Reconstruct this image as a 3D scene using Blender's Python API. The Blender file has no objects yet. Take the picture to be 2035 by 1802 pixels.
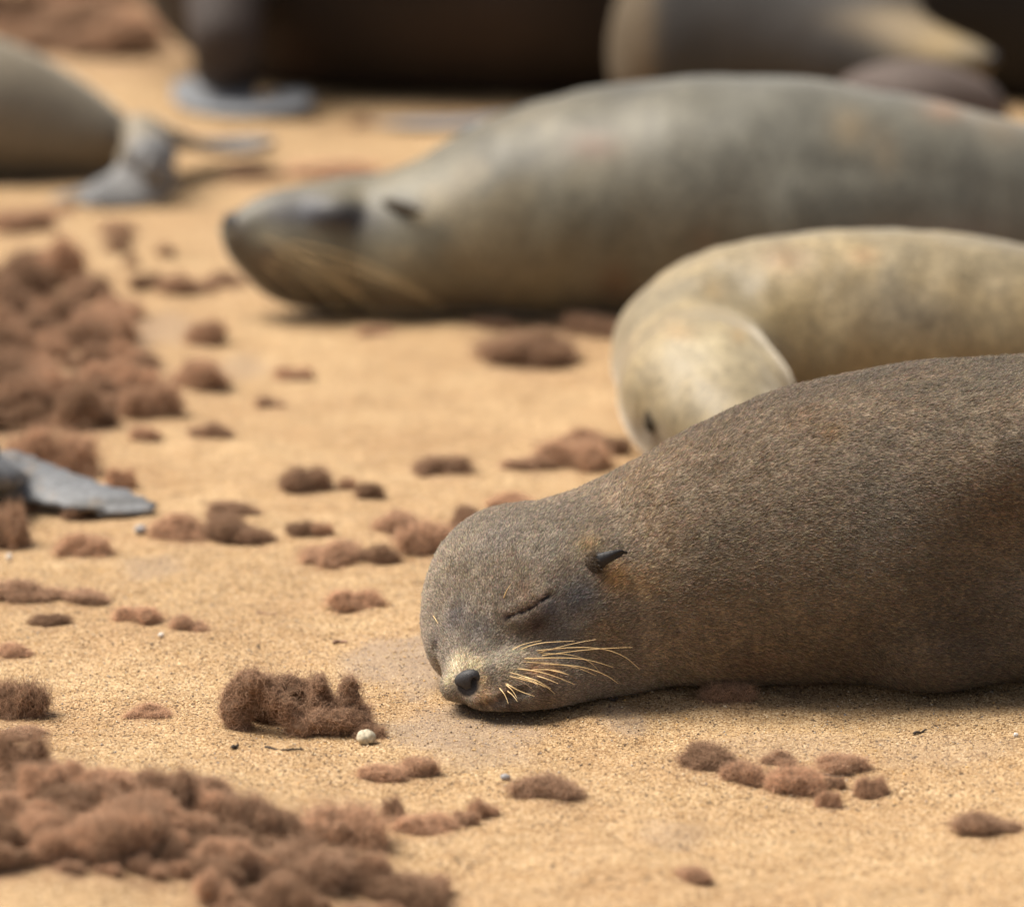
import bpy, math, random
import numpy as np
from mathutils import Vector, Matrix
from mathutils.bvhtree import BVHTree

R = math.radians
rng = np.random.default_rng(7)
random.seed(7)
SC = bpy.context.scene
COL = SC.collection

# ------------------------------------------------------------------ camera
CAM_H = 1.30
F_PX = 10000.0            # focal length in photo pixels (photo 2035 x 1802)
PW, PH = 2035.0, 1802.0
TH = math.atan(2085.0 / F_PX)
cam_d = bpy.data.cameras.new('camera')
cam = bpy.data.objects.new('camera', cam_d)
COL.objects.link(cam)
cam.location = (0, 0, CAM_H)
cam.rotation_euler = (math.pi / 2 - TH, 0, 0)
cam_d.sensor_width = 36.0
cam_d.lens = F_PX / PW * 36.0
cam_d.clip_end = 2000
cam_d.dof.use_dof = True
cam_d.dof.focus_distance = 5.10
cam_d.dof.aperture_fstop = cam_d.lens / 58.0
cam_d.dof.aperture_blades = 9
SC.camera = cam

# ------------------------------------------------------------------ light
SUN_EL, SUN_AZ = 60.0, -78.0      # azimuth from +Y towards +X
w = bpy.data.worlds.new('World'); SC.world = w; w.use_nodes = True
nt = w.node_tree; nt.nodes.clear()
sky = nt.nodes.new('ShaderNodeTexSky'); sky.sky_type = 'NISHITA'; sky.sun_disc = False
sky.sun_elevation = R(SUN_EL); sky.sun_rotation = R(SUN_AZ)
sky.air_density = 1.0; sky.dust_density = 4.0; sky.ozone_density = 0.6
hs = nt.nodes.new('ShaderNodeHueSaturation'); hs.inputs['Saturation'].default_value = 0.45
bg = nt.nodes.new('ShaderNodeBackground'); bg.inputs['Strength'].default_value = 0.065
wo = nt.nodes.new('ShaderNodeOutputWorld')
nt.links.new(sky.outputs[0], hs.inputs['Color']); nt.links.new(hs.outputs[0], bg.inputs['Color'])
nt.links.new(bg.outputs[0], wo.inputs['Surface'])
sd = bpy.data.lights.new('sun', 'SUN'); sd.energy = 2.9; sd.angle = R(44); sd.color = (1.0, 0.94, 0.84)
sun = bpy.data.objects.new('sun', sd); COL.objects.link(sun)
_s = Vector((math.sin(R(SUN_AZ)) * math.cos(R(SUN_EL)), math.cos(R(SUN_AZ)) * math.cos(R(SUN_EL)), math.sin(R(SUN_EL))))
sun.rotation_euler = (-_s).to_track_quat('-Z', 'Y').to_euler()
sun.location = _s * 20

SC.view_settings.view_transform = 'Standard'
SC.view_settings.look = 'None'
SC.view_settings.gamma = 1.0
SC.view_settings.use_curve_mapping = False
SC.view_settings.exposure = 1.10
SC.render.engine = 'CYCLES'
SC.cycles.max_bounces = 5
SC.cycles.diffuse_bounces = 2
SC.cycles.use_denoising = True

# ------------------------------------------------------------------ projection helpers
XR = np.array([1.0, 0, 0]); CU = np.array([0, math.sin(TH), math.cos(TH)]); TW = np.array([0, -math.cos(TH), math.sin(TH)])
CAMP = np.array([0, 0, CAM_H])

def pix(u, v, d):
    """world point seen at photo pixel (u, v) at camera depth d"""
    return CAMP + d * ((u - PW / 2) / F_PX * XR - (v - PH / 2) / F_PX * CU - TW)

def cam2w(a):
    return a[0] * XR + a[1] * CU + a[2] * TW

# ------------------------------------------------------------------ numpy noise
_perm = rng.random((64, 64, 64)).astype(np.float32)
def vnoise(P):
    P = np.asarray(P, dtype=np.float64)
    i = np.floor(P).astype(np.int64); f = P - i
    f = f * f * (3 - 2 * f)
    out = 0
    for dx in (0, 1):
        for dy in (0, 1):
            for dz in (0, 1):
                wgt = (f[:, 0] if dx else 1 - f[:, 0]) * (f[:, 1] if dy else 1 - f[:, 1]) * (f[:, 2] if dz else 1 - f[:, 2])
                out = out + wgt * _perm[(i[:, 0] + dx) & 63, (i[:, 1] + dy) & 63, (i[:, 2] + dz) & 63]
    return out * 2 - 1
def fbm(P, oct=4, gain=0.5):
    P = np.asarray(P, dtype=np.float64); s = 0; a = 1
    for o in range(oct):
        s = s + a * vnoise(P * 2 ** o + 17.3 * o); a *= gain
    return s
def sstep(a, b, x):
    t = np.clip((x - a) / (b - a), 0, 1); return t * t * (3 - 2 * t)

# ------------------------------------------------------------------ terrain
def terrain(x, y):
    x = np.atleast_1d(np.asarray(x, float)); y = np.atleast_1d(np.asarray(y, float))
    near = sstep(4.84, 4.2, y + 0.06 * np.sin(x * 5)) * sstep(-0.02, -0.45, x)     # low rise in the near left corner
    p = np.stack([x, y, np.zeros_like(x)], 1)
    fade = 1 / (1 + (np.hypot(x, y - 5.5) / 8) ** 2)
    z = 0.055 * near
    z = z + 0.007 * np.exp(-((y - 5.072 - .012 * np.sin(x * 11) - .02 * x) / 0.022) ** 2) * sstep(.02, .14, x) * sstep(.85, .6, x) * (1 + .5 * np.sin(x * 37 + 9 * np.sin(x * 7)))   # sand pushed up along the belly
    z = z + fade * (0.008 * fbm(p * 3.1, 2) + 0.0042 * fbm(p * 13 + 5, 3) + 0.0016 * fbm(p * np.array([38, 60, 1]) + 9, 2))
    return z

def GG(u, v):
    """ground points under photo pixels, and their camera depths"""
    u = np.asarray(u, float); v = np.asarray(v, float); z = np.zeros_like(u)
    k = math.cos(TH) * ((v - PH / 2) / F_PX + math.tan(TH))
    for _ in range(9):
        d = (CAM_H - z) / k
        p = CAMP + d[:, None] * (((u - PW / 2) / F_PX)[:, None] * XR - ((v - PH / 2) / F_PX)[:, None] * CU - TW)
        z = 0.5 * z + 0.5 * terrain(p[:, 0], p[:, 1])
    return p, d
def G(u, v):
    p, d = GG([u], [v]); return p[0], float(d[0])

def node(u, vt, vb, sq=0.93):
    """centre and radius of a body section lying on the ground, seen between rows vt and vb at column u"""
    vm = (vt + vb) / 2; s = (vb - vt) / 2 / F_PX
    k = math.cos(TH) * ((vm - PH / 2) / F_PX + math.tan(TH))
    d = CAM_H / (k + sq * s)
    return pix(u, vm, d), d * s, d

# ------------------------------------------------------------------ object helpers
def link(o, parent=None):
    COL.objects.link(o)
    if parent is not None:
        o.parent = parent
    return o
def tag(o, label=None, cat=None, group=None, kind=None):
    if label: o['label'] = label
    if cat: o['category'] = cat
    if group: o['group'] = group
    if kind: o['kind'] = kind
    return o
def empty(name, loc):
    o = bpy.data.objects.new(name, None); o.empty_display_size = 0.05
    o.location = [float(c) for c in loc]
    return link(o)
def mesh_obj(name, V, Fc, mat, parent=None, smooth=True, colors=None, attrs=None):
    """V in world coordinates; the object keeps its parent's origin"""
    off = np.array(parent.location) if parent is not None else np.zeros(3)
    me = bpy.data.meshes.new(name)
    V = np.asarray(V, dtype=np.float32) - off.astype(np.float32)
    Fc = np.asarray(Fc)
    me.vertices.add(len(V)); me.vertices.foreach_set('co', V.ravel())
    n, k = Fc.shape
    me.loops.add(n * k); me.loops.foreach_set('vertex_index', Fc.astype(np.int32).ravel())
    me.polygons.add(n); me.polygons.foreach_set('loop_start', np.arange(0, n * k, k, dtype=np.int32))
    me.update(calc_edges=True); me.validate()
    if smooth:
        me.polygons.foreach_set('use_smooth', np.ones(n, dtype=bool))
    if colors is not None:
        a = me.color_attributes.new('coat', 'FLOAT_COLOR', 'POINT')
        c4 = np.ones((len(V), 4), np.float32); c4[:, :3] = colors
        a.data.foreach_set('color', c4.ravel())
    for k_, v_ in (attrs or {}).items():
        a = me.attributes.new(k_, 'FLOAT', 'POINT'); a.data.foreach_set('value', np.asarray(v_, np.float32))
    me.materials.append(mat)
    return link(bpy.data.objects.new(name, me), parent)

def hair_obj(name, P, rad, mat, parent=None, colors=None):
    """P (n, k, 3) world points, rad (k,) or (n, k)"""
    n, k, _ = P.shape
    off = np.array(parent.location) if parent is not None else np.zeros(3)
    hc = bpy.data.hair_curves.new(name)
    hc.add_curves([k] * n)
    pos = (P - off).astype(np.float32)
    hc.attributes['position'].data.foreach_set('vector', pos.ravel())
    ra = hc.attributes.get('radius') or hc.attributes.new('radius', 'FLOAT', 'POINT')
    rad = np.broadcast_to(np.asarray(rad, np.float32), (n, k))
    ra.data.foreach_set('value', np.ascontiguousarray(rad).ravel())
    if colors is not None:
        a = hc.attributes.new('coat', 'FLOAT_COLOR', 'CURVE')
        c4 = np.ones((n, 4), np.float32); c4[:, :3] = colors
        a.data.foreach_set('color', c4.ravel())
    hc.materials.append(mat)
    return link(bpy.data.objects.new(name, hc), parent)

# ------------------------------------------------------------------ materials
def new_mat(name):
    m = bpy.data.materials.new(name); m.use_nodes = True
    nt = m.node_tree; b = nt.nodes['Principled BSDF']
    return m, nt, b
def N(nt, t, **kw):
    n = nt.nodes.new(t)
    for k, v in kw.items():
        if k in n.inputs.keys() if hasattr(n.inputs, 'keys') else False:
            n.inputs[k].default_value = v
        else:
            setattr(n, k, v)
    return n
def ramp(nt, fac, stops):
    r = nt.nodes.new('ShaderNodeValToRGB'); e = r.color_ramp.elements
    while len(e) < len(stops): e.new(0.5)
    for i, (p, c) in enumerate(stops):
        e[i].position = p; e[i].color = (*c, 1)
    nt.links.new(fac, r.inputs[0]); return r.outputs[0]
def mixc(nt, fac, a, b, mode='MIX'):
    m = nt.nodes.new('ShaderNodeMix'); m.data_type = 'RGBA'; m.blend_type = mode
    for i, x in ((0, fac), (6, a), (7, b)):
        if hasattr(x, 'links') or hasattr(x, 'is_linked'):
            nt.links.new(x, m.inputs[i])
        elif isinstance(x, (int, float)):
            m.inputs[i].default_value = x
        else:
            m.inputs[i].default_value = (*x, 1)
    return m.outputs[2]
def tex(nt, kind, scale, co, **kw):
    n = nt.nodes.new(kind); n.inputs['Scale'].default_value = scale
    for k, v in kw.items():
        if k in n.inputs: n.inputs[k].default_value = v
        else: setattr(n, k, v)
    nt.links.new(co, n.inputs['Vector']); return n

def sand_material():
    m, nt, b = new_mat('sand')
    tc = nt.nodes.new('ShaderNodeTexCoord'); co = tc.outputs['Object']
    v1 = tex(nt, 'ShaderNodeTexVoronoi', 620, co, Randomness=1.0)
    v2 = tex(nt, 'ShaderNodeTexVoronoi', 330, co, Randomness=1.0)
    sp = nt.nodes.new('ShaderNodeSeparateColor'); nt.links.new(v1.outputs['Color'], sp.inputs[0])
    grain = ramp(nt, sp.outputs[0], [(0.0, (0.12, 0.065, 0.028)), (0.14, (0.29, 0.176, 0.082)), (0.5, (0.450, 0.294, 0.148)), (0.82, (0.57, 0.392, 0.210)), (1.0, (0.73, 0.56, 0.36))])
    sp2 = nt.nodes.new('ShaderNodeSeparateColor'); nt.links.new(v2.outputs['Color'], sp2.inputs[0])
    dark = ramp(nt, sp2.outputs[1], [(0.0, (1, 1, 1)), (0.05, (1, 1, 1)), (0.06, (0, 0, 0)), (1, (0, 0, 0))])
    c = mixc(nt, dark, grain, (0.13, 0.085, 0.05))
    n1 = tex(nt, 'ShaderNodeTexNoise', 5.0, co, Detail=6, Roughness=0.6)
    c = mixc(nt, ramp(nt, n1.outputs[0], [(0.35, (0, 0, 0)), (0.7, (0.9, 0.9, 0.9))]), c, mixc(nt, 1.0, c, (0.78, 0.72, 0.68), 'MULTIPLY'))
    n2 = tex(nt, 'ShaderNodeTexNoise', 28, co, Detail=5, Roughness=0.65)
    c = mixc(nt, ramp(nt, n2.outputs[0], [(0.40, (0, 0, 0)), (0.75, (1, 1, 1))]), c, mixc(nt, 1.0, c, (0.82, 0.78, 0.72), 'MULTIPLY'))
    at = nt.nodes.new('ShaderNodeAttribute'); at.attribute_name = 'dust'
    n3 = tex(nt, 'ShaderNodeTexNoise', 70, co, Detail=4, Roughness=0.7)
    mm = nt.nodes.new('ShaderNodeMath'); mm.operation = 'MULTIPLY'
    nt.links.new(at.outputs['Fac'], mm.inputs[0]); nt.links.new(ramp(nt, n3.outputs[0], [(0.3, (0.2,) * 3), (0.62, (1.0,) * 3)]), mm.inputs[1])
    c = mixc(nt, mm.outputs[0], c, (0.235, 0.135, 0.082))
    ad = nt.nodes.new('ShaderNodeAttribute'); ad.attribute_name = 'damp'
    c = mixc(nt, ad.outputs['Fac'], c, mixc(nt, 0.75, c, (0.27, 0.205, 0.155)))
    nt.links.new(c, b.inputs['Base Color'])
    b.inputs['Roughness'].default_value = 0.85
    b.inputs['Specular IOR Level'].default_value = 0.25
    # relief
    b1 = nt.nodes.new('ShaderNodeBump'); b1.inputs['Strength'].default_value = 0.75; b1.inputs['Distance'].default_value = 0.0012
    inv = nt.nodes.new('ShaderNodeMath'); inv.operation = 'SUBTRACT'; inv.inputs[0].default_value = 1
    nt.links.new(v1.outputs['Distance'], inv.inputs[1]); nt.links.new(inv.outputs[0], b1.inputs['Height'])
    b2 = nt.nodes.new('ShaderNodeBump'); b2.inputs['Strength'].default_value = 0.55; b2.inputs['Distance'].default_value = 0.006
    nt.links.new(n2.outputs[0], b2.inputs['Height']); nt.links.new(b2.outputs[0], b1.inputs['Normal'])
    nt.links.new(b1.outputs[0], b.inputs['Normal'])
    return m

def coat_material(name, rough=0.65, sheen=0.6, bump=0.4, scale=260):
    """short fur or bare flipper skin: colour from the coat, bare skin shinier"""
    m, nt, b = new_mat(name)
    at = nt.nodes.new('ShaderNodeAttribute'); at.attribute_name = 'coat'
    sk = nt.nodes.new('ShaderNodeAttribute'); sk.attribute_name = 'skin'
    tc = nt.nodes.new('ShaderNodeTexCoord')
    n1 = tex(nt, 'ShaderNodeTexNoise', scale, tc.outputs['Object'], Detail=3, Roughness=0.7)
    c = mixc(nt, 0.8, at.outputs['Color'], ramp(nt, n1.outputs[0], [(0.3, (0.5,) * 3), (0.7, (1.4,) * 3)]), 'MULTIPLY')
    nt.links.new(c, b.inputs['Base Color'])
    mr = nt.nodes.new('ShaderNodeMapRange'); mr.inputs['To Min'].default_value = rough; mr.inputs['To Max'].default_value = 0.55
    nt.links.new(sk.outputs['Fac'], mr.inputs['Value']); nt.links.new(mr.outputs[0], b.inputs['Roughness'])
    ms = nt.nodes.new('ShaderNodeMapRange'); ms.inputs['To Min'].default_value = sheen; ms.inputs['To Max'].default_value = 0.0
    nt.links.new(sk.outputs['Fac'], ms.inputs['Value']); nt.links.new(ms.outputs[0], b.inputs['Sheen Weight'])
    b.inputs['Sheen Roughness'].default_value = 0.28
    b.inputs['Sheen Tint'].default_value = (1.0, 0.93, 0.80, 1)
    b.inputs['Specular IOR Level'].default_value = 0.4
    bp = nt.nodes.new('ShaderNodeBump'); bp.inputs['Distance'].default_value = 0.002
    mb = nt.nodes.new('ShaderNodeMapRange'); mb.inputs['To Min'].default_value = bump; mb.inputs['To Max'].default_value = bump * 0.2
    nt.links.new(sk.outputs['Fac'], mb.inputs['Value']); nt.links.new(mb.outputs[0], bp.inputs['Strength'])
    nt.links.new(n1.outputs[0], bp.inputs['Height']); nt.links.new(bp.outputs[0], b.inputs['Normal'])
    return m

def hair_material(name, attr=True, color=(0.25, 0.14, 0.08), rough=0.55, spec=0.4, trans=0.0):
    m, nt, b = new_mat(name)
    if attr:
        at = nt.nodes.new('ShaderNodeAttribute'); at.attribute_name = 'coat'
        nt.links.new(at.outputs['Color'], b.inputs['Base Color'])
    else:
        hi = nt.nodes.new('ShaderNodeHairInfo')
        c = ramp(nt, hi.outputs['Random'], [(0.0, tuple(x * 0.55 for x in color)), (0.6, color), (1.0, tuple(min(1, x * 1.7 + 0.03) for x in color))])
        nt.links.new(c, b.inputs['Base Color'])
    b.inputs['Roughness'].default_value = rough
    b.inputs['Specular IOR Level'].default_value = spec
    if trans:
        tr = nt.nodes.new('ShaderNodeBsdfTranslucent'); mx = nt.nodes.new('ShaderNodeMixShader'); mx.inputs[0].default_value = trans
        src = b.inputs['Base Color'].links[0].from_socket
        nt.links.new(src, tr.inputs['Color'])
        nt.links.new(b.outputs[0], mx.inputs[1]); nt.links.new(tr.outputs[0], mx.inputs[2])
        nt.links.new(mx.outputs[0], nt.nodes['Material Output'].inputs['Surface'])
    return m

def plain(name, color, rough=0.6, spec=0.4, noise=0, namp=0.3, bump=0.0):
    m, nt, b = new_mat(name)
    b.inputs['Roughness'].default_value = rough; b.inputs['Specular IOR Level'].default_value = spec
    if noise:
        tc = nt.nodes.new('ShaderNodeTexCoord'); n1 = tex(nt, 'ShaderNodeTexNoise', noise, tc.outputs['Object'], Detail=4)
        c = ramp(nt, n1.outputs[0], [(0.25, tuple(x * (1 - namp) for x in color)), (0.75, tuple(min(1, x * (1 + namp)) for x in color))])
        nt.links.new(c, b.inputs['Base Color'])
        if bump:
            bp = nt.nodes.new('ShaderNodeBump'); bp.inputs['Strength'].default_value = bump; bp.inputs['Distance'].default_value = 0.001
            nt.links.new(n1.outputs[0], bp.inputs['Height']); nt.links.new(bp.outputs[0], b.inputs['Normal'])
    else:
        b.inputs['Base Color'].default_value = (*color, 1)
    return m

M_SAND = sand_material()
M_COAT = coat_material('seal_coat', 0.5, 0.8, 0.45, 120)
M_DARK = coat_material('dark_bull_coat', 0.75, 0.03, 0.5, 170)
M_FURBASE = coat_material('seal_underfur', 0.8, 0.1, 0.6, 420)
M_FUR = hair_material('seal_fur', True, rough=0.42, spec=0.55, trans=0.3)
def clump_material(name, color, hair):
    m, nt, b = new_mat(name)
    oi = nt.nodes.new('ShaderNodeObjectInfo')
    tone = ramp(nt, oi.outputs['Random'], [(0.0, (0.62, 0.60, 0.58)), (0.5, (0.95, 0.95, 0.95)), (1.0, (1.25, 1.22, 1.2))])
    if hair:
        hi = nt.nodes.new('ShaderNodeHairInfo'); fac = hi.outputs['Random']
    else:
        tc = nt.nodes.new('ShaderNodeTexCoord'); fac = tex(nt, 'ShaderNodeTexNoise', 7, tc.outputs['Object'], Detail=5, Roughness=0.7).outputs[0]
    c = ramp(nt, fac, [(0.15, tuple(x * 0.5 for x in color)), (0.55, color), (1.0, tuple(min(1, x * 1.45 + 0.03) for x in color))])
    c = mixc(nt, 1.0, c, tone, 'MULTIPLY')
    nt.links.new(c, b.inputs['Base Color']); b.inputs['Roughness'].default_value = 0.85; b.inputs['Specular IOR Level'].default_value = 0.1
    if hair:
        tr = nt.nodes.new('ShaderNodeBsdfTranslucent'); mx = nt.nodes.new('ShaderNodeMixShader'); mx.inputs[0].default_value = 0.35
        nt.links.new(c, tr.inputs['Color']); nt.links.new(b.outputs[0], mx.inputs[1]); nt.links.new(tr.outputs[0], mx.inputs[2])
        nt.links.new(mx.outputs[0], nt.nodes['Material Output'].inputs['Surface'])
    return m
M_CLUMP = clump_material('shed_fur_mat', (0.20, 0.122, 0.076), False)  # core darker than the hair: crevice shade put into its colour
M_CLUMPHAIR = clump_material('shed_fur_hair', (0.52, 0.332, 0.214), True)
M_LEATHER = plain('nose_leather', (0.030, 0.027, 0.027), 0.5, 0.35, 700, 0.5, 0.6)
M_EARSKIN = coat_material('ear_skin', 0.7, 0.0, 0.6, 400)
M_SLIT = plain('eyelid_skin', (0.012, 0.009, 0.010), 0.3, 0.5, 300, 0.4)
M_WHISKER = plain('whisker_keratin', (0.80, 0.56, 0.27), 0.35, 0.5, 40, 0.2)
M_WHISKDARK = plain('whisker_dark_keratin', (0.20, 0.12, 0.06), 0.4, 0.5, 40, 0.3)

# ------------------------------------------------------------------ SDF sculpting
def frame_from(T, up=(0, 0, 1)):
    T = np.asarray(T, float); T = T / np.linalg.norm(T)
    up = np.asarray(up, float); U = up - up.dot(T) * T; U /= np.linalg.norm(U)
    return np.stack([T, np.cross(U, T), U])
def ell(P, c, r, A=None):
    q = P - np.asarray(c, P.dtype)
    r = np.asarray(r, float); A = np.eye(3) if A is None else np.asarray(A)
    M = (A / r[:, None]).astype(P.dtype)
    a = q @ M.T; k0 = np.sqrt(np.einsum('ij,ij->i', a, a)); a *= (1 / r).astype(P.dtype); k1 = np.sqrt(np.einsum('ij,ij->i', a, a)) + 1e-9
    return k0 * (k0 - 1) / k1
def catmull(K, n):
    K = np.asarray(K, float); m = len(K)
    E = np.vstack([2 * K[0] - K[1], K, 2 * K[-1] - K[-2]])
    ts = np.linspace(0, m - 1, n); i = np.minimum(ts.astype(int), m - 2); f = (ts - i)[:, None]
    p0, p1, p2, p3 = E[i], E[i + 1], E[i + 2], E[i + 3]
    return 0.5 * (2 * p1 + (p2 - p0) * f + (2 * p0 - 5 * p1 + 4 * p2 - p3) * f ** 2 + (3 * p1 - p0 - 3 * p2 + p3) * f ** 3)
def chain_samples(nodes, n, up=(0, 0, 1)):
    """nodes: rows x, y, z, r_side, r_up"""
    S = catmull(nodes, n); T = np.gradient(S[:, :3], axis=0)
    out = []
    for s, t in zip(S, T):
        rs, ru = max(s[3], .002), max(s[4], .002)
        out.append((s[:3], (min(rs, ru) if min(rs, ru) > 0.6 * max(rs, ru) else 0.6 * max(rs, ru), rs, ru), frame_from(t, up)))
    return out
def chain(P, samples):
    d = np.full(len(P), 1e3)
    if len(P) > 8 and len(samples) > 3:            # skip the sections that cannot be nearest to this batch
        lo, hi = P.min(0), P.max(0)
        C = np.array([s[0] for s in samples]); rm = np.array([max(s[1]) for s in samples]); rn = np.array([min(s[1]) for s in samples])
        near = np.linalg.norm(np.maximum(np.maximum(lo - C, C - hi), 0), axis=1) - rm
        far = np.linalg.norm(np.maximum(np.abs(lo - C), np.abs(hi - C)), axis=1) - rn
        keep = near <= far.min() + 0.002
        samples = [s for s, k in zip(samples, keep) if k]
    for c, r, A in samples:
        np.minimum(d, ell(P, c, r, A), out=d)
    return d
def smin(a, b, k):
    h = np.maximum(k - np.abs(a - b), 0) / k
    return np.minimum(a, b) - h * h * k * 0.25
def smax(a, b, k):
    return -smin(-a, -b, k)

def axis(*segs):
    """segs: (start, stop, step)..., joined"""
    out = []
    for a, b, s in segs:
        out.append(np.linspace(a, b, max(2, int(round((b - a) / s)) + 1))[:-1])
    out.append(np.array([segs[-1][1]])); return np.concatenate(out)

def surface(f, xs, ys, zs, smooth=2):
    """vectorised surface nets over a rectilinear grid, fine values only near the surface"""
    nx, ny, nz = len(xs), len(ys), len(zs); st = 5
    ci, cj, ck = (np.unique(np.append(np.arange(0, n, st), n - 1)) for n in (nx, ny, nz))
    gx, gy, gz = np.meshgrid(xs[ci], ys[cj], zs[ck], indexing='ij')
    cp = np.stack([gx.ravel(), gy.ravel(), gz.ravel()], 1)
    cp = cp.astype(np.float32)
    dc = np.concatenate([f(cp[s:s + 6000]) for s in range(0, len(cp), 6000)]).reshape(gx.shape)
    near = lambda n, c: np.minimum(np.searchsorted(c, np.arange(n), side='left'), len(c) - 1)
    def nearest(n, c):
        hi = near(n, c); lo = np.maximum(hi - 1, 0); k = np.arange(n)
        return np.where(np.abs(c[hi] - k) <= np.abs(c[lo] - k), hi, lo)
    I, J, K = nearest(nx, ci), nearest(ny, cj), nearest(nz, ck)
    sx, sy, sz = (np.gradient(a) for a in (xs, ys, zs))
    thr = (0.5 * st * 1.35 * np.sqrt(sx[:, None, None] ** 2 + sy[None, :, None] ** 2 + sz[None, None, :] ** 2) + 0.007).astype(np.float32)
    D = dc[np.ix_(I, J, K)].astype(np.float32)
    m = np.abs(D) < thr
    idx = np.argwhere(m)
    step = 12000
    for s in range(0, len(idx), step):
        b = idx[s:s + step]
        D[b[:, 0], b[:, 1], b[:, 2]] = f(np.stack([xs[b[:, 0]], ys[b[:, 1]], zs[b[:, 2]]], 1).astype(np.float32))
    ins = D < 0
    cnt = sum(ins[a:nx - 1 + a, b:ny - 1 + b, c:nz - 1 + c].astype(np.int8) for a in (0, 1) for b in (0, 1) for c in (0, 1))
    act = np.argwhere((cnt > 0) & (cnt < 8))
    cid = np.full((nx - 1, ny - 1, nz - 1), -1, np.int32); cid[tuple(act.T)] = np.arange(len(act))
    corners = [(a, b, c) for a in (0, 1) for b in (0, 1) for c in (0, 1)]
    val = np.stack([D[act[:, 0] + a, act[:, 1] + b, act[:, 2] + c] for a, b, c in corners], 1)
    pos = np.stack([np.stack([xs[act[:, 0] + a], ys[act[:, 1] + b], zs[act[:, 2] + c]], 1) for a, b, c in corners], 1)
    acc = np.zeros((len(act), 3)); num = np.zeros(len(act))
    for i in range(8):
        for j in range(i + 1, 8):
            if sum(abs(x - y) for x, y in zip(corners[i], corners[j])) != 1: continue
            va, vb = val[:, i], val[:, j]; c = (va < 0) != (vb < 0)
            t = np.where(c, va / np.where(va - vb == 0, 1, va - vb), 0)[:, None]
            acc += np.where(c[:, None], pos[:, i] + t * (pos[:, j] - pos[:, i]), 0); num += c
    V = acc / np.maximum(num, 1)[:, None]
    quads = []
    for ax in range(3):
        sl0 = [slice(None)] * 3; sl1 = [slice(None)] * 3
        sl0[ax] = slice(0, -1); sl1[ax] = slice(1, None)
        e = np.argwhere(ins[tuple(sl0)] != ins[tuple(sl1)])
        o1, o2 = [(1, 2), (2, 0), (0, 1)][ax]
        dims = (nx, ny, nz)
        ok = (e[:, o1] > 0) & (e[:, o2] > 0) & (e[:, o1] < dims[o1] - 1) & (e[:, o2] < dims[o2] - 1)
        e = e[ok]
        def cell(d1, d2):
            q = e.copy(); q[:, o1] += d1; q[:, o2] += d2; return cid[q[:, 0], q[:, 1], q[:, 2]]
        q = np.stack([cell(-1, -1), cell(0, -1), cell(0, 0), cell(-1, 0)], 1)
        flip = ~ins[e[:, 0], e[:, 1], e[:, 2]]
        q[flip] = q[flip][:, ::-1]
        quads.append(q)
    Q = np.concatenate(quads); Q = Q[(Q >= 0).all(1)]
    for _ in range(smooth):
        s = np.zeros_like(V); c = np.zeros(len(V))
        for a, b in ((0, 1), (1, 2), (2, 3), (3, 0)):
            for d_ in range(3):
                s[:, d_] += np.bincount(Q[:, a], V[Q[:, b], d_], len(V)) + np.bincount(Q[:, b], V[Q[:, a], d_], len(V))
            c += np.bincount(Q[:, a], minlength=len(V)) + np.bincount(Q[:, b], minlength=len(V))
        V = 0.5 * V + 0.5 * s / np.maximum(c, 1)[:, None]
    return V, Q

def ruffle(V, Q, amp, freq, octv=2, mask=None):
    """low uneven relief pushed along the normals"""
    h = amp * fbm(V * freq, octv)
    if mask is not None: h = h * mask
    return V - vnormals(V, Q) * h[:, None]
def vnormals(V, Q):
    n = np.cross(V[Q[:, 2]] - V[Q[:, 0]], V[Q[:, 3]] - V[Q[:, 1]]); out = np.zeros_like(V)
    for k in range(4):
        for d in range(3): out[:, d] += np.bincount(Q[:, k], n[:, d], len(V))
    return out / (np.linalg.norm(out, axis=1, keepdims=True) + 1e-12)
def lerp(a, b, t):
    return a + (np.asarray(b) - a) * t[:, None]
def blob(L, c, r):
    """soft mask 1 at c falling to 0 at radius r (per axis)"""
    q = (L - np.asarray(c)) / np.asarray(r); return np.exp(-2.0 * (q * q).sum(1))
def bvh_of(V, Q):
    return BVHTree.FromPolygons([tuple(v) for v in V], [tuple(int(i) for i in q) for q in Q])
def tube(points, r0, r1, n=5):
    """tapered round tube along a polyline"""
    P = np.asarray(points, float); T = np.gradient(P, axis=0); V = []; Fc = []
    for i, (p, t) in enumerate(zip(P, T)):
        A = frame_from(t, (0.3, -1, 0.4)); r = r0 + (r1 - r0) * i / (len(P) - 1)
        for k in range(n):
            a = 2 * math.pi * k / n; V.append(p + r * (math.cos(a) * A[1] + math.sin(a) * A[2]))
    for i in range(len(P) - 1):
        for k in range(n):
            Fc.append((i * n + k, i * n + (k + 1) % n, (i + 1) * n + (k + 1) % n, (i + 1) * n + k))
    return np.array(V), np.array(Fc)

# body-length profile helper: rows (x, y, z, rs, ru) from photo rows
def rows(spec, wide=1.12):
    out = []
    for s in spec:
        c, r, d = node(*s[:3]); out.append([*c, r * wide, r])
    return out
def cone_row(c, rs, ru=None):
    return [*c, rs, ru if ru else rs]

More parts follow.
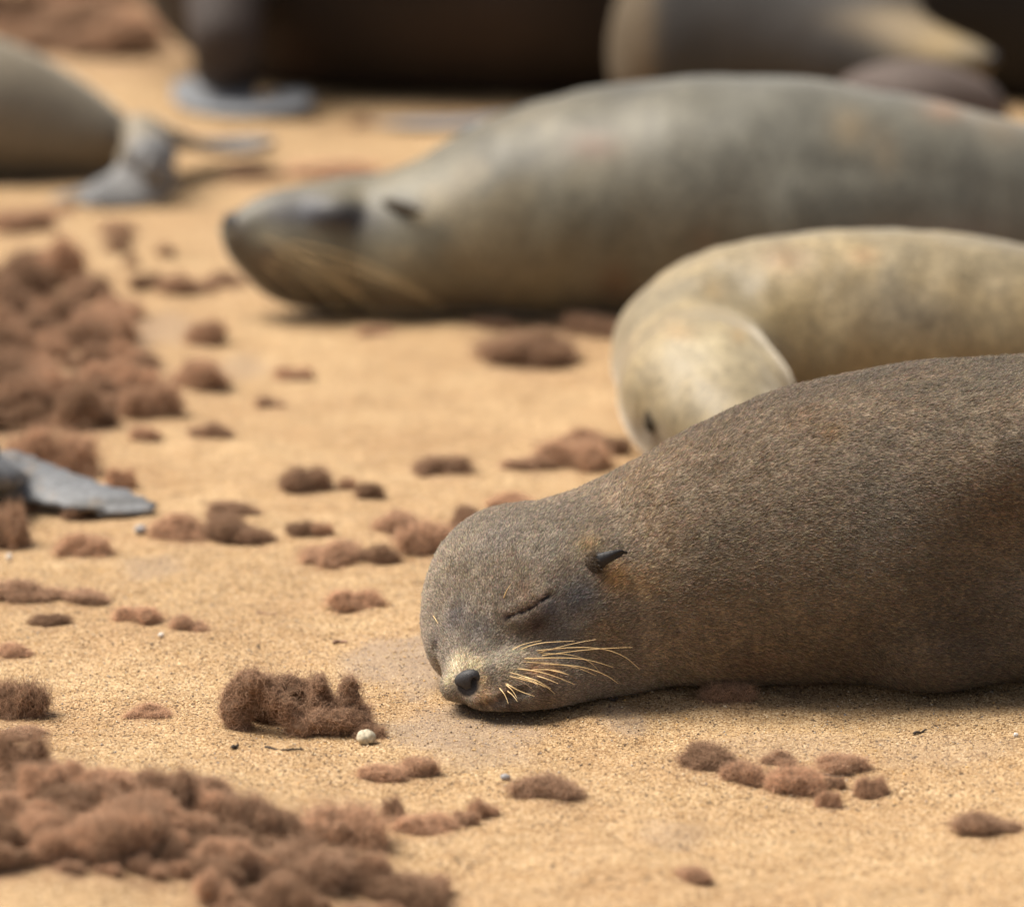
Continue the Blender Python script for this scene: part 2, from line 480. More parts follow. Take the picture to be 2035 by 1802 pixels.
# ================================================================== where the shed fur lies (photo column, contact row, width, height in photo pixels)
HEAP_FAR = 'one of the matted fur clumps massed in the brown heap at the left edge'
HEAP_NEAR = 'one of the out-of-focus brown fur clumps heaped in the near left corner'
HEAP_TOP = 'one of the blurred brown fur clumps strewn behind the rump at the top left'
SINGLE = [
    (738, 1470, 62, 34, 'small flat fur tuft right behind the cream pebble'),
    (702, 1216, 106, 44, 'oblong brown fur tuft alone on the sand left of the sleeping seal\'s brow'),
    (286, 1238, 92, 38, 'left of two dark fur tufts end to end on the sand at mid left'),
    (379, 1254, 76, 34, 'right of two dark fur tufts end to end on the sand at mid left'),
    (60, 1200, 150, 44, 'wide thin mat of fur lying flat at the left edge'),
    (165, 1200, 100, 26, 'thin wisp of fur trailing right from the flat mat at the left edge'),
    (88, 1245, 80, 26, 'faint fur wisp below the flat mat at the left edge'),
    (22, 1306, 74, 26, 'small dark fur tuft cut by the left edge, under the faint wisp'),
    (287, 1428, 88, 34, 'small lone fur tuft far left of the large knobbed clump'),
    (26, 1432, 116, 82, 'round blurred fur clump cut by the left edge, level with the seal\'s nose'),
    (34, 1472, 96, 26, 'flat blurred fur tuft below the round clump on the left edge'),
    (754, 1554, 92, 36, 'smooth flat fur tuft, left of a pair in front of the cream pebble'),
    (832, 1544, 84, 40, 'rough dark fur tuft, right of a pair in front of the cream pebble'),
    (1098, 1586, 136, 58, 'lone plump fur clump on the sand in front of the seal\'s chin'),
    (1408, 1530, 134, 46, 'wide fuzzy fur clump at the left end of the cluster before the seal\'s belly'),
    (1545, 1522, 66, 32, 'pale fur tuft at the back of the cluster before the seal\'s belly'),
    (1486, 1560, 86, 46, 'dark fur clump left of the biggest one in the cluster before the belly'),
    (1580, 1578, 116, 58, 'biggest, darkest fur clump in the cluster before the seal\'s belly'),
    (1682, 1536, 98, 36, 'flat fur tuft at the back right of the cluster before the belly'),
    (1650, 1606, 52, 38, 'small round fur ball nearest the camera in the belly cluster'),
    (1730, 1588, 64, 46, 'round fur ball at the right end of the cluster before the belly'),
    (1664, 1566, 40, 26, 'tiny fur tuft between the two round balls of the belly cluster'),
    (1967, 1656, 122, 48, 'lone fur clump near the lower right edge of the sand'),
    (1376, 1750, 74, 36, 'small blurred fur tuft alone near the bottom edge'),
    (1446, 1397, 102, 44, 'reddish fur tuft wedged against the sleeping seal\'s flank on the sand'),
    (1590, 1366, 150, 26, 'thin strip of loose fur along the sleeping seal\'s belly line'),
    (170, 1109, 116, 52, 'fuzzy fur clump below the grey flipper at the left'),
    (156, 1034, 72, 34, 'small fur tuft touching the lower edge of the grey flipper'),
    (18, 1092, 100, 96, 'rough fur clump on the left edge below the grey flipper'),
    (30, 1018, 70, 44, 'fur tuft on the left edge lying over the grey flipper\'s near side'),
    (378, 1076, 130, 58, 'largest clump of the fur group right of the grey flipper\'s tip'),
    (448, 1072, 110, 52, 'middle clump of the fur group right of the grey flipper\'s tip'),
    (512, 1082, 84, 38, 'rightmost low clump of the fur group right of the grey flipper\'s tip'),
    (455, 1030, 100, 34, 'rear clump of the fur group right of the grey flipper\'s tip'),
    (606, 1062, 66, 36, 'dark fur tuft standing between the flipper group and the seal\'s head'),
    (642, 1066, 44, 26, 'small pale wisp just right of a dark fur tuft at mid picture'),
    (645, 1122, 128, 50, 'flat fur clump with a dark underside left of the seal\'s forehead'),
    (746, 1120, 82, 44, 'fur tuft nearest the seal\'s forehead, beside a flat clump'),
    (790, 1062, 96, 46, 'left clump of the fur row behind the seal\'s forehead'),
    (862, 1098, 140, 76, 'large middle clump of the fur row behind the seal\'s forehead'),
    (926, 1058, 80, 56, 'dark clump touching the outline of the seal\'s head'),
    (1010, 1010, 90, 30, 'fur tuft half hidden behind the top of the seal\'s head'),
    (610, 976, 102, 54, 'plump fur clump alone on open sand at mid left'),
    (690, 974, 36, 28, 'tiny fur ball between two clumps on open sand'),
    (736, 992, 58, 34, 'small fur tuft right of the tiny ball on open sand'),
    (886, 944, 112, 44, 'lone oval fur clump above the sleeping seal\'s forehead'),
    (1050, 934, 104, 36, 'flat fur tuft behind the sleeping seal\'s neck'),
    (1160, 930, 140, 66, 'big fur clump between the sleeping seal\'s neck and the pale curled seal'),
    (1148, 884, 96, 38, 'rear fur tuft beside the pale curled seal\'s cheek'),
    (1218, 906, 60, 40, 'dark fur tuft against the pale curled seal\'s head'),
    (1050, 728, 188, 78, 'big dark fur heap in front of the large grey seal\'s chest'),
    (1180, 668, 130, 46, 'brown fur strip between the grey seal\'s chest and the pale seal'),
    (975, 655, 90, 28, 'thin fur strip under the large grey seal\'s neck'),
    (746, 668, 76, 22, 'faint fur smear below the large grey seal\'s throat'),
    (579, 756, 72, 30, 'small fur tuft right of the big left heap, upper of two'),
    (540, 810, 60, 26, 'small fur tuft right of the big left heap, lower of two'),
    (412, 872, 84, 40, 'small dark fur clump right of and below the big left heap'),
    (286, 876, 62, 30, 'small flat fur tuft just below the big left heap'),
    (400, 688, 84, 56, 'fur clump lying apart at the right of the big left heap'),
    (400, 776, 116, 66, 'smooth rounded fur clump jutting from the right side of the left heap'),
    (304, 832, 118, 84, 'dark jagged fur clump at the lower right corner of the left heap'),
    (292, 574, 66, 32, 'left tuft of three in a row before the grey seal\'s snout'),
    (372, 586, 104, 46, 'middle, darkest tuft of three in a row before the grey seal\'s snout'),
    (452, 572, 78, 32, 'right tuft of three in a row before the grey seal\'s snout'),
    (232, 470, 80, 34, 'upper of two blurred tufts in the gap left of the grey seal\'s nose'),
    (226, 502, 56, 34, 'lower of two blurred tufts in the gap left of the grey seal\'s nose'),
    (330, 512, 42, 26, 'pale little tuft below and left of the grey seal\'s nose'),
    (258, 530, 32, 28, 'dark little fur ball on the sand before the grey seal\'s snout'),
    (490, 362, 120, 34, 'blurred fur tuft behind the grey seal\'s nose, left of two'),
    (655, 352, 180, 40, 'blurred fur strip behind the grey seal\'s brow, right of two'),
    (44, 462, 130, 52, 'dark blurred clump at the left edge below the hind flippers'),
    (110, 430, 80, 24, 'dark tuft beside the tip of the folded hind flipper'),
    (54, 534, 100, 40, 'pale clump above the left heap at the left edge'),
    (137, 545, 44, 46, 'dark fur ball on top of the big left heap'),
    (720, 254, 60, 26, 'small dark tuft at the tip of the far flat flipper'),
    (447, 1622, 92, 46, 'fur tuft at the far right tip of the near left heap'),
    (672, 1684, 180, 100, 'large craggy clump right of the near left heap'),
    (534, 1672, 116, 70, 'clump linking the near left heap to the craggy one'),
    (776, 1634, 46, 58, 'upright little fur ball right of the craggy clump'),
    (842, 1660, 128, 44, 'flat fur clump right of the craggy clump'),
    (916, 1640, 54, 30, 'small tuft in the short chain right of the craggy clump'),
    (962, 1626, 58, 40, 'last tuft at the right end of the near chain'),
    (738, 1786, 116, 84, 'dark blurred clump at the bottom edge below the craggy one'),
    (606, 1764, 170, 84, 'broad blurred clump at the bottom left of centre'),
    (800, 1812, 150, 70, 'blurred clump cut by the bottom edge, rightmost of the near heap'),
    (104, 956, 186, 124, 'tall rough fur clump heaped over the far edge of the grey flipper'),
    (236, 972, 56, 46, 'fur tuft on the far side of the grey flipper\'s tip'),
]
CLUMPS = []       # u, v, w, h, label, group
for s in SINGLE:
    CLUMPS.append((*s, 'tufts of shed fur lying on the sand'))
def scatter(poly, n, wr, hr, label, group, seed):
    rr = random.Random(seed); pts = []
    def inside(x, y):
        c = False; j = len(poly) - 1
        for i in range(len(poly)):
            (xi, yi), (xj, yj) = poly[i], poly[j]
            if (yi > y) != (yj > y) and x < (xj - xi) * (y - yi) / (yj - yi) + xi: c = not c
            j = i
        return c
    xs = [p[0] for p in poly]; ys = [p[1] for p in poly]; t = 0
    while len(pts) < n and t < 8000:
        t += 1
        x, y = rr.uniform(min(xs), max(xs)), rr.uniform(min(ys), max(ys))
        gap = 34 if t < 4000 else 20
        if inside(x, y) and all(((x - a) / 1.3) ** 2 + ((y - b) * 1.6) ** 2 > gap ** 2 for a, b in pts):
            pts.append((x, y))
    for x, y in sorted(pts, key=lambda p: p[1]):
        wd = rr.uniform(*wr); CLUMPS.append((x, y, wd, wd * rr.uniform(*hr), label, group))
scatter([(-60, 560), (70, 545), (190, 575), (250, 650), (250, 705), (330, 760), (250, 830), (150, 870), (-60, 860)], 84, (42, 105), (0.45, 0.9),
        HEAP_FAR, 'clumps of the left fur heap', 3)
scatter([(-60, 1545), (90, 1560), (300, 1570), (440, 1610), (520, 1690), (480, 1760), (260, 1745), (120, 1735), (-60, 1745)], 84, (48, 118), (0.4, 0.8),
        HEAP_NEAR, 'clumps of the near fur heap', 5)
scatter([(430, 1750), (700, 1720), (860, 1800), (700, 1850), (430, 1850)], 18, (50, 115), (0.4, 0.8), HEAP_NEAR, 'clumps of the near fur heap', 6)
scatter([(-80, 8), (250, 2), (262, 60), (230, 120), (130, 120), (60, 100), (-80, 60)], 22, (80, 160), (0.3, 0.5), HEAP_TOP, 'clumps strewn at the top left', 8)

ZONE = {HEAP_FAR: ([640, 730, 790], None, 'matted fur clump in the %s of the brown heap at the left edge', ['top row', 'upper middle', 'lower middle', 'front row']),
        HEAP_NEAR: ([1640, 1700], 250, 'out-of-focus fur clump in the %s of the near left heap', ['far left', 'far right', 'middle left', 'middle right', 'near left', 'near right']),
        HEAP_TOP: ([50], None, 'blurred fur clump in the %s of the strewn fur at the top left', ['back row', 'front row'])}
def zone_label(c):
    if c[4] not in ZONE: return c[4]
    vs, us, text, names = ZONE[c[4]]; k = sum(c[1] > v for v in vs)
    return text % names[k if us is None else 2 * k + (c[0] > us)]
CP, CD = GG([c[0] for c in CLUMPS], [c[1] for c in CLUMPS])

# ================================================================== ground: one sheet of sand to the horizon
gx = axis((-220, -40, 30), (-40, -6, 4), (-6, -1.1, 0.25), (-1.1, 1.1, 0.0075), (1.1, 6, 0.25), (6, 40, 4), (40, 220, 30))
gy = axis((-120, -6, 20), (-6, 3.6, 0.6), (3.6, 6.4, 0.0075), (6.4, 12, 0.03), (12, 30, 1.0), (30, 100, 8), (100, 900, 80))
GX, GY = np.meshgrid(gx, gy, indexing='ij')
gv = np.stack([GX.ravel(), GY.ravel(), terrain(GX.ravel(), GY.ravel())], 1)
ny_ = len(gy); ii, jj = np.meshgrid(np.arange(len(gx) - 1), np.arange(ny_ - 1), indexing='ij')
b0 = (ii * ny_ + jj).ravel()
gq = np.stack([b0, b0 + ny_, b0 + ny_ + 1, b0 + 1], 1)
dust = np.zeros(len(gv)); damp = np.zeros(len(gv))
for c, p, d in zip(CLUMPS, CP, CD):
    s = c[2] / F_PX * d * (0.75 if c[4] in (HEAP_FAR, HEAP_NEAR, HEAP_TOP) else 0.42)
    m = (np.abs(gv[:, 0] - p[0]) < 3 * s) & (np.abs(gv[:, 1] - p[1]) < 4 * s)
    q = ((gv[m, 0] - p[0]) / s) ** 2 + ((gv[m, 1] - p[1] - 0.3 * s) / (1.3 * s)) ** 2
    dust[m] = np.maximum(dust[m], (0.95 if c[4] in (HEAP_FAR, HEAP_NEAR, HEAP_TOP) else 0.55) * np.exp(-q))
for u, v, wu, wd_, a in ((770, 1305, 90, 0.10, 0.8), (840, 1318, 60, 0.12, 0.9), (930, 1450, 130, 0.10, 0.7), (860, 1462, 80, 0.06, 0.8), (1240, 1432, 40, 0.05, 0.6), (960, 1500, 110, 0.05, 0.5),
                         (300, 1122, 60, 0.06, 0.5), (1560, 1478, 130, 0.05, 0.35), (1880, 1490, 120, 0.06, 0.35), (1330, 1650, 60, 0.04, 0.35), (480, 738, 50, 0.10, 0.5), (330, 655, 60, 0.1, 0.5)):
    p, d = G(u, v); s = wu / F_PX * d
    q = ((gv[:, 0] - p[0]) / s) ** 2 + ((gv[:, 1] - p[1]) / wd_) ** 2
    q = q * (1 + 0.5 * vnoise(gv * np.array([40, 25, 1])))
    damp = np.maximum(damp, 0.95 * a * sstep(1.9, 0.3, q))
tag(mesh_obj('ground', gv, gq, M_SAND, attrs={'dust': dust, 'damp': damp}), kind='structure')

# coarse grains lying loose on the sand, one mass
def grains(n, y0, y1, x0, x1, smin_, smax_):
    X = rng.uniform(x0, x1, n); Y = rng.uniform(y0, y1, n); Z = terrain(X, Y)
    s = smin_ + (smax_ - smin_) * rng.random(n) ** 4
    base = np.array([[1, 0, 0], [-1, 0, 0], [0, 1, 0], [0, -1, 0], [0, 0, 1], [0, 0, -1]], float)
    V = base[None] * (0.7 + 0.6 * rng.random((n, 6, 1))) + rng.normal(0, 0.15, (n, 6, 3))
    a = rng.random(n) * 6.28; ca, sa = np.cos(a), np.sin(a)
    Vx = V[..., 0] * ca[:, None] - V[..., 1] * sa[:, None]; Vy = V[..., 0] * sa[:, None] + V[..., 1] * ca[:, None]
    V = np.stack([Vx, Vy, V[..., 2] * 0.75], 2) * s[:, None, None] + np.stack([X, Y, Z + 0.35 * s], 1)[:, None]
    T = np.array([[0, 2, 4], [2, 1, 4], [1, 3, 4], [3, 0, 4], [2, 0, 5], [1, 2, 5], [3, 1, 5], [0, 3, 5]])
    Fq = (T[None] + 6 * np.arange(n)[:, None, None]).reshape(-1, 3)
    pal = np.array([[.52, .34, .16], [.60, .42, .22], [.42, .26, .11], [.70, .56, .38], [.12, .08, .05], [.25, .15, .08], [.62, .36, .12], [.30, .27, .25]])
    ci = rng.choice(len(pal), n, p=[.26, .22, .16, .08, .10, .09, .05, .04])
    col = pal[ci] * (0.8 + 0.4 * rng.random((n, 1)))
    return V.reshape(-1, 3), Fq, np.repeat(col, 6, 0)
M_GRAIN, _nt, _b = new_mat('sand_grain')
_a = _nt.nodes.new('ShaderNodeAttribute'); _a.attribute_name = 'coat'; _nt.links.new(_a.outputs['Color'], _b.inputs['Base Color']); _b.inputs['Roughness'].default_value = 0.6
g1 = grains(70000, 4.6, 5.7, -0.65, 0.68, 0.00045, 0.0015)
tag(mesh_obj('sand_grains', g1[0], g1[1], M_GRAIN, smooth=False, colors=g1[2]), 'coarse loose grains scattered over the tan sand', 'sand', kind='stuff')
# ================================================================== seals
def at_z(u, v, z):
    k = math.cos(TH) * ((v - PH / 2) / F_PX + math.tan(TH)); return pix(u, v, (CAM_H - z) / k)
def trace_many(f, uv, d0, d1):
    """first points of the surface f on the rays through photo pixels"""
    uv = np.asarray(uv, float); d = np.full(len(uv), float(d0))
    dirs = (uv[:, :1] - PW / 2) / F_PX * XR - (uv[:, 1:] - PH / 2) / F_PX * CU - TW
    for _ in range(90):
        s = f(CAMP + d[:, None] * dirs)
        go = (s > 0.0003) & (d < d1)
        if not go.any(): break
        d = d + np.where(go, np.maximum(s * 0.75, 0.0003), 0)
    return CAMP + d[:, None] * dirs, d
def trace(f, u, v, d0, d1):
    p, d = trace_many(f, [(u, v)], d0, d1); return p[0], d[0]
def trace_line(f, pts, d0, d1, n):
    return trace_many(f, catmull(np.array(pts, float), n), d0, d1)[0]
def marks(f, V, c, table, d0, d1):
    """coat markings: column, row, size in metres, colour, strength"""
    P = trace_many(f, [(t[0], t[1]) for t in table], d0, d1)[0]
    for (u, v, r, col, a), p in zip(table, P):
        c = lerp(c, col, a * np.exp(-2 * (((V - p) / np.asarray(r)) ** 2).sum(1)))
    return c
def floor_cut(d, P, z=-0.004, k=0.03):
    return smax(d, -(P[:, 2] - z), k)
def finish(root, V, Q, coat, skin, mat):
    return mesh_obj('body', V, Q, mat, root, colors=coat, attrs={'skin': skin})
def px_row(u, v, rpx, d, wide=1.0):
    r = rpx / F_PX * d; return [*pix(u, v, d), r * wide, r]

# ------------------------------------------------------------------ the sleeping seal in front
O_ = pix(956, 1247, 5.155)
Fv = cam2w(np.array([-.20, -.54, .81])); Fv /= np.linalg.norm(Fv)
Lv = cam2w(np.array([.797, .392, .459])); Lv -= Lv.dot(Fv) * Fv; Lv /= np.linalg.norm(Lv)
Uv = np.cross(Fv, Lv)
HF = np.stack([Fv, Lv, Uv])
def loc(P): return (P - O_) @ HF.T
def hw(f, l, u): return O_ + f * Fv + l * Lv + u * Uv

spine = [cone_row(hw(-.085, .006, -.016), .076, .074)]
spine += rows([(1165, 990, 1380), (1240, 957, 1368), (1330, 915, 1366), (1430, 866, 1366), (1530, 808, 1363), (1630, 766, 1362), (1730, 742, 1362), (1870, 718, 1364), (2035, 708, 1360)], 1.12)
for x, z, r in ((.72, .160, .172), (.90, .145, .155), (1.08, .105, .115), (1.22, .065, .072), (1.32, .045, .045)):
    spine.append([x, spine[9][1] + .02, z, r * 1.15, r])
SPINE_S = chain_samples(spine, 64)
yb = spine[9][1]
flip_f = chain_samples([[.60, yb - .12, .12, .06, .05], [.68, yb - .19, .06, .07, .03], [.80, yb - .25, .02, .075, .016], [.95, yb - .30, .010, .05, .010]], 16)
flip_h = [chain_samples([[1.28, yb + .02, .05, .04, .04], [1.40, yb + .02 + s * .06, .02, .045, .02], [1.58, yb + .02 + s * .14, .008, .06, .010]], 14) for s in (-1, 1)]
def head_base(L):
    d = ell(L, (-.078, .004, -.014), (.098, .073, .069))
    mz = chain_samples([[-.03, 0, -.004, .064, .052], [.012, 0, -.006, .050, .042], [.046, 0, -.010, .037, .031], [.070, 0, -.011, .028, .024], [.080, 0, -.011, .023, .019]], 14)
    d = smin(d, chain(L, mz), .03)
    for s in (-1, 1):
        d = smin(d, ell(L, (-.045, s * .048, -.032), (.055, .040, .042)), .03)      # cheek
        d = smin(d, ell(L, (.047, s * .023, -.027), (.034, .024, .022)), .012)      # whisker pad
        d = smin(d, ell(L, (.001, s * .043, .002), (.022, .019, .019)), .016)       # closed eye
    jaw = chain_samples([[-.07, 0, -.055, .055, .036], [-.01, 0, -.050, .038, .025], [.035, 0, -.044, .025, .015], [.058, 0, -.040, .016, .011]], 12)
    return smin(d, chain(L, jaw), .010)
PAD = [pix(1000, 1338, 5.088), pix(1030, 1330, 5.098), pix(898, 1366, 5.098)]
THROAT = chain_samples([[*pix(955, 1390, 5.085), .016, .012], [*pix(1010, 1376, 5.085), .024, .020], [*pix(1080, 1356, 5.105), .034, .029], [*pix(1150, 1335, 5.15), .040, .033], [*pix(1240, 1310, 5.2), .05, .04]], 18)
def seal_a0(P):
    L = loc(P)
    d = chain(P, SPINE_S)
    hd = head_base(L)
    d = smin(d, hd, .05)
    d = smin(d, chain(P, THROAT), .016)
    d = smin(d, ell(P, PAD[0], (.026, .022, .019)), .010); d = smin(d, ell(P, PAD[1], (.024, .020, .019)), .012); d = smin(d, ell(P, PAD[2], (.010, .013, .012)), .016)
    d = smin(d, chain(P, flip_f), .03)
    for fl in flip_h: d = smin(d, chain(P, fl), .03)
    if P[:, 0].max() > .3:
        d = smin(d, ell(P, pix(2130, 900, 5.16), (.12, .10, .075)), .05)          # shoulder ledge
        d = smin(d, ell(P, pix(1850, 1270, 5.165), (.05, .05, .040)), .05)        # elbow fold
        d = smax(d, -ell(P, pix(2065, 1190, 4.99), (.085, .105, .085)), .09)      # hollow behind the elbow
        d = smax(d, -ell(P, pix(2090, 1345, 5.02), (.10, .10, .035)), .05)
    return floor_cut(d, P, -.003, .025)
NOSE_C = trace(seal_a0, 925, 1354, 4.9, 5.3)[0]
EYE = trace_line(seal_a0, [(1008, 1227), (1026, 1221), (1046, 1213), (1064, 1203), (1079, 1193), (1090, 1183)], 4.9, 5.3, 14)
LID = trace_line(seal_a0, [(1014, 1215), (1032, 1208), (1052, 1199), (1070, 1188), (1088, 1177)], 4.9, 5.3, 10)
LID2 = trace_line(seal_a0, [(1030, 1234), (1050, 1229), (1070, 1217), (1088, 1203)], 4.9, 5.3, 8)
EYE2 = trace_line(seal_a0, [(864, 1283), (869, 1291), (875, 1300)], 4.9, 5.4, 5)
MOUTH = trace_line(seal_a0, [(918, 1398), (938, 1408), (958, 1407), (980, 1399), (1002, 1388), (1024, 1378), (1046, 1372)], 4.9, 5.3, 14)
def groove(P, pts, r):
    d = np.full(len(P), 1e3)
    for p in pts:
        np.minimum(d, np.linalg.norm(P - p, axis=1) - r, out=d)
    return d

def seal_a(P):
    d = seal_a0(P)
    near = np.linalg.norm(P - O_, axis=1) < .16
    if near.any():
        q = P[near]; e = d[near]
        e = smin(e, groove(q, LID - .0020 * Lv - .0012 * Fv, .0046), .010)
        e = smin(e, groove(q, LID2 - .0024 * Lv - .0015 * Fv, .0050), .010)
        e = smax(e, -groove(q, EYE + .0008 * Lv, .0025), .003)
        e = smax(e, -groove(q, EYE2, .003), .004)
        e = smax(e, -groove(q, MOUTH, .0052), .004)
        L = loc(q)
        e = e + .0007 * fbm(L * 80, 2) * sstep(.05, .02, np.linalg.norm(L - np.array([.06, .02, -.02]), axis=1))
        d = d.copy(); d[near] = e
    return d
hx, hy = O_[0], O_[1]
V, Q = surface(seal_a, axis((hx - .13, hx + .16, .0026), (hx + .16, hx + .9, .007), (hx + .9, hx + 1.75, .015)),
               axis((hy - .35, hy - .13, .006), (hy - .13, hy + .12, .0028), (hy + .12, hy + .42, .006)), axis((-.012, .20, .0028), (.20, .40, .005)), 2)
V = ruffle(V, Q, .003, 9, 2, sstep(.10, .25, np.linalg.norm(V - O_, axis=1)))
Va, Qa = V, Q

FACE_MARKS = [   # column, row, radius in photo pixels, colour, strength
    (1150, 1190, 62, (.075, .074, .078), .9), (1115, 1258, 52, (.085, .082, .082), .75), (1062, 1240, 34, (.060, .038, .030), .9), (1090, 1212, 22, (.07, .07, .085), .7),
    (1222, 1148, 40, (.28, .16, .055), .8), (1275, 1160, 46, (.23, .14, .055), .6), (1168, 1082, 34, (.25, .17, .07), .6), (1200, 1250, 60, (.15, .10, .05), .5),
    (1290, 1035, 60, (.20, .13, .075), .3), (1340, 1062, 50, (.20, .13, .075), .3), (1085, 1090, 60, (.20, .175, .14), .6), (980, 1075, 60, (.15, .13, .11), .5), (1000, 1180, 45, (.12, .095, .075), .5),
    (905, 1225, 42, (.085, .075, .075), .7), (950, 1250, 40, (.095, .085, .08), .6), (1040, 1180, 30, (.16, .105, .065), .6), (868, 1275, 24, (.07, .05, .045), .7),
    (908, 1318, 30, (.46, .38, .26), 1.0), (940, 1322, 26, (.44, .36, .24), 1.0), (893, 1350, 20, (.42, .35, .24), .9), (958, 1356, 18, (.38, .28, .16), .9), (990, 1308, 34, (.33, .29, .22), .8), (1035, 1300, 34, (.34, .29, .20), .85),
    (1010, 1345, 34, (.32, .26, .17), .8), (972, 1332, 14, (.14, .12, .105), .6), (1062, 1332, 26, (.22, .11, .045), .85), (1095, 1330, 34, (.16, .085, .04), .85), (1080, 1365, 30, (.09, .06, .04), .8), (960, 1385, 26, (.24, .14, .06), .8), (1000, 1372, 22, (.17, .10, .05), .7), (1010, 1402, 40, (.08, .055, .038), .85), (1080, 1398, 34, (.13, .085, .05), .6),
    (1600, 830, 60, (.20, .12, .06), .5), (1650, 860, 30, (.26, .15, .06), .6), (1750, 1000, 160, (.14, .115, .085), .4), (1500, 1000, 140, (.16, .125, .085), .4), (1900, 1250, 140, (.085, .062, .042), .6), (1500, 1330, 90, (.13, .075, .045), .5), (1700, 1300, 140, (.09, .065, .045), .5), (1400, 1200, 120, (.13, .09, .055), .4), (1990, 1000, 90, (.14, .085, .05), .5)]  # flank: reddish and tan coat patches; low dark ones also paint in belly shade
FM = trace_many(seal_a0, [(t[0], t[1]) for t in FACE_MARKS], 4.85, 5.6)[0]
def coat_a(P):
    L = loc(P); n = fbm(P * 7, 3); n2 = fbm(P * 22 + 3, 3); n3 = fbm(P * 3.3 + 8, 2)
    c = np.tile(np.array([.168, .126, .082]), (len(P), 1)) * (1 + .22 * n + .16 * n2)[:, None]
    c = lerp(c, (.21, .135, .08), .25 * sstep(.15, .7, n3 + .4 * n2))
    c = lerp(c, (.17, .150, .128), .5 * sstep(.0, .7, -n3))
    r = np.linalg.norm(L, axis=1)
    c = lerp(c, (.185, .150, .112), .6 * sstep(.24, .10, r))
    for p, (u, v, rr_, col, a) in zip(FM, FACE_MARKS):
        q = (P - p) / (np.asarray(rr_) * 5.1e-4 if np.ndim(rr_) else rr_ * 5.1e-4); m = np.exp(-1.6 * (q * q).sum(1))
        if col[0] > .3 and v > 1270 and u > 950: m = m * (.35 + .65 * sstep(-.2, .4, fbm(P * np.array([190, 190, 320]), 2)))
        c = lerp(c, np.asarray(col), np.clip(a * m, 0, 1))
    eye = np.min(np.linalg.norm(P[:, None] - EYE[None, ::2], axis=2), axis=1) if len(P) < 400000 else np.min([np.linalg.norm(P - e, axis=1) for e in EYE[::2]], axis=0)
    c = lerp(c, (.055, .036, .036), .8 * sstep(.0065, .002, eye))
    mo = np.min([np.linalg.norm(P - e, axis=1) for e in MOUTH[::2]], axis=0)
    c = lerp(c, (.03, .02, .016), .9 * sstep(.008, .003, mo))
    c = lerp(c, (.012, .010, .010), sstep(.0135, .011, np.linalg.norm(P - NOSE_C + .004 * Uv, axis=1)))
    return np.clip(c * (1.90 - .70 * sstep(.15, .36, r))[:, None], .008, 1), eye, mo

ra = empty('fur_seal', (spine[4][0], spine[4][1], 0))
tag(ra, 'sleeping brown fur seal in sharp focus, chin on the sand, eyes closed', 'seal', 'fur seals resting on the sand')
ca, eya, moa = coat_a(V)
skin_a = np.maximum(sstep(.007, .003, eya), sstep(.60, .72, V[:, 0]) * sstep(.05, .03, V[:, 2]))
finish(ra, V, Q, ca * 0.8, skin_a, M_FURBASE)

def grow_fur(root, V, Q, n, coatf, flow, length, radius, seed, keep, lim=-0.35, k=4, lift=.32):
    r = np.random.default_rng(seed); Nn = vnormals(V, Q); A = V[Q]; cen = A.mean(1); fn = Nn[Q].mean(1)
    ar = np.linalg.norm(np.cross(A[:, 2] - A[:, 0], A[:, 3] - A[:, 1]), axis=1)
    view = CAMP - cen; view /= np.linalg.norm(view, axis=1, keepdims=True)
    wgt = ar * ((fn * view).sum(1) > lim) * keep(cen)
    fi = r.choice(len(Q), n, p=wgt / wgt.sum()); a, b = r.random((n, 1)), r.random((n, 1))
    p = (A[fi, 0] * (1 - a) + A[fi, 1] * a) * (1 - b) + (A[fi, 3] * (1 - a) + A[fi, 2] * a) * b
    nn = Nn[Q[fi, 0]]; t = flow(p); t -= (t * nn).sum(1, keepdims=True) * nn; t /= np.linalg.norm(t, axis=1, keepdims=True) + 1e-9
    wob = np.stack([vnoise(p * 130 + i * 9.1) for i in range(3)], 1)
    d = t + nn * lift * (0.5 + r.random((n, 1))) + .30 * wob + .20 * r.normal(0, 1, (n, 3)); d /= np.linalg.norm(d, axis=1, keepdims=True)
    ln = (length(p) * (0.55 + 0.8 * r.random(n)))[:, None]
    pts = [p - nn * .0004]; cur = p
    for i in range(k - 1):
        cur = cur + d * ln / (k - 1); pts.append(cur)
        d = d + .28 * t - .20 * nn; d /= np.linalg.norm(d, axis=1, keepdims=True)
    P = np.stack(pts, 1)
    c, *_ = coatf(p)
    tone = np.where(r.random(n) < .52, .42 + .30 * r.random(n), 1.05 + .95 * r.random(n) ** 2)
    c = c * tone[:, None] * (1 + .08 * r.normal(0, 1, (n, 3)))
    rad = np.outer(radius * (0.7 + .6 * r.random(n)), np.linspace(1, .35, k))
    return hair_obj('fur', P, rad, M_FUR, root, np.clip(c, .004, 1))
spc = np.array([s[0] for s in SPINE_S]); spt = np.gradient(spc, axis=0)
def flow_a(p):
    nose = hw(.1, 0, .0); v1 = p - nose; dist = np.linalg.norm(v1, axis=1, keepdims=True); v1 = v1 / dist
    j = np.concatenate([np.argmin(((p[s:s + 40000, None] - spc[None]) ** 2).sum(2), 1) for s in range(0, len(p), 40000)])
    v2 = spt[j] / np.linalg.norm(spt[j], axis=1, keepdims=True); wv = sstep(.16, .34, dist)
    return v1 * (1 - wv) + v2 * wv + np.array([0, 0, -.12]) * wv
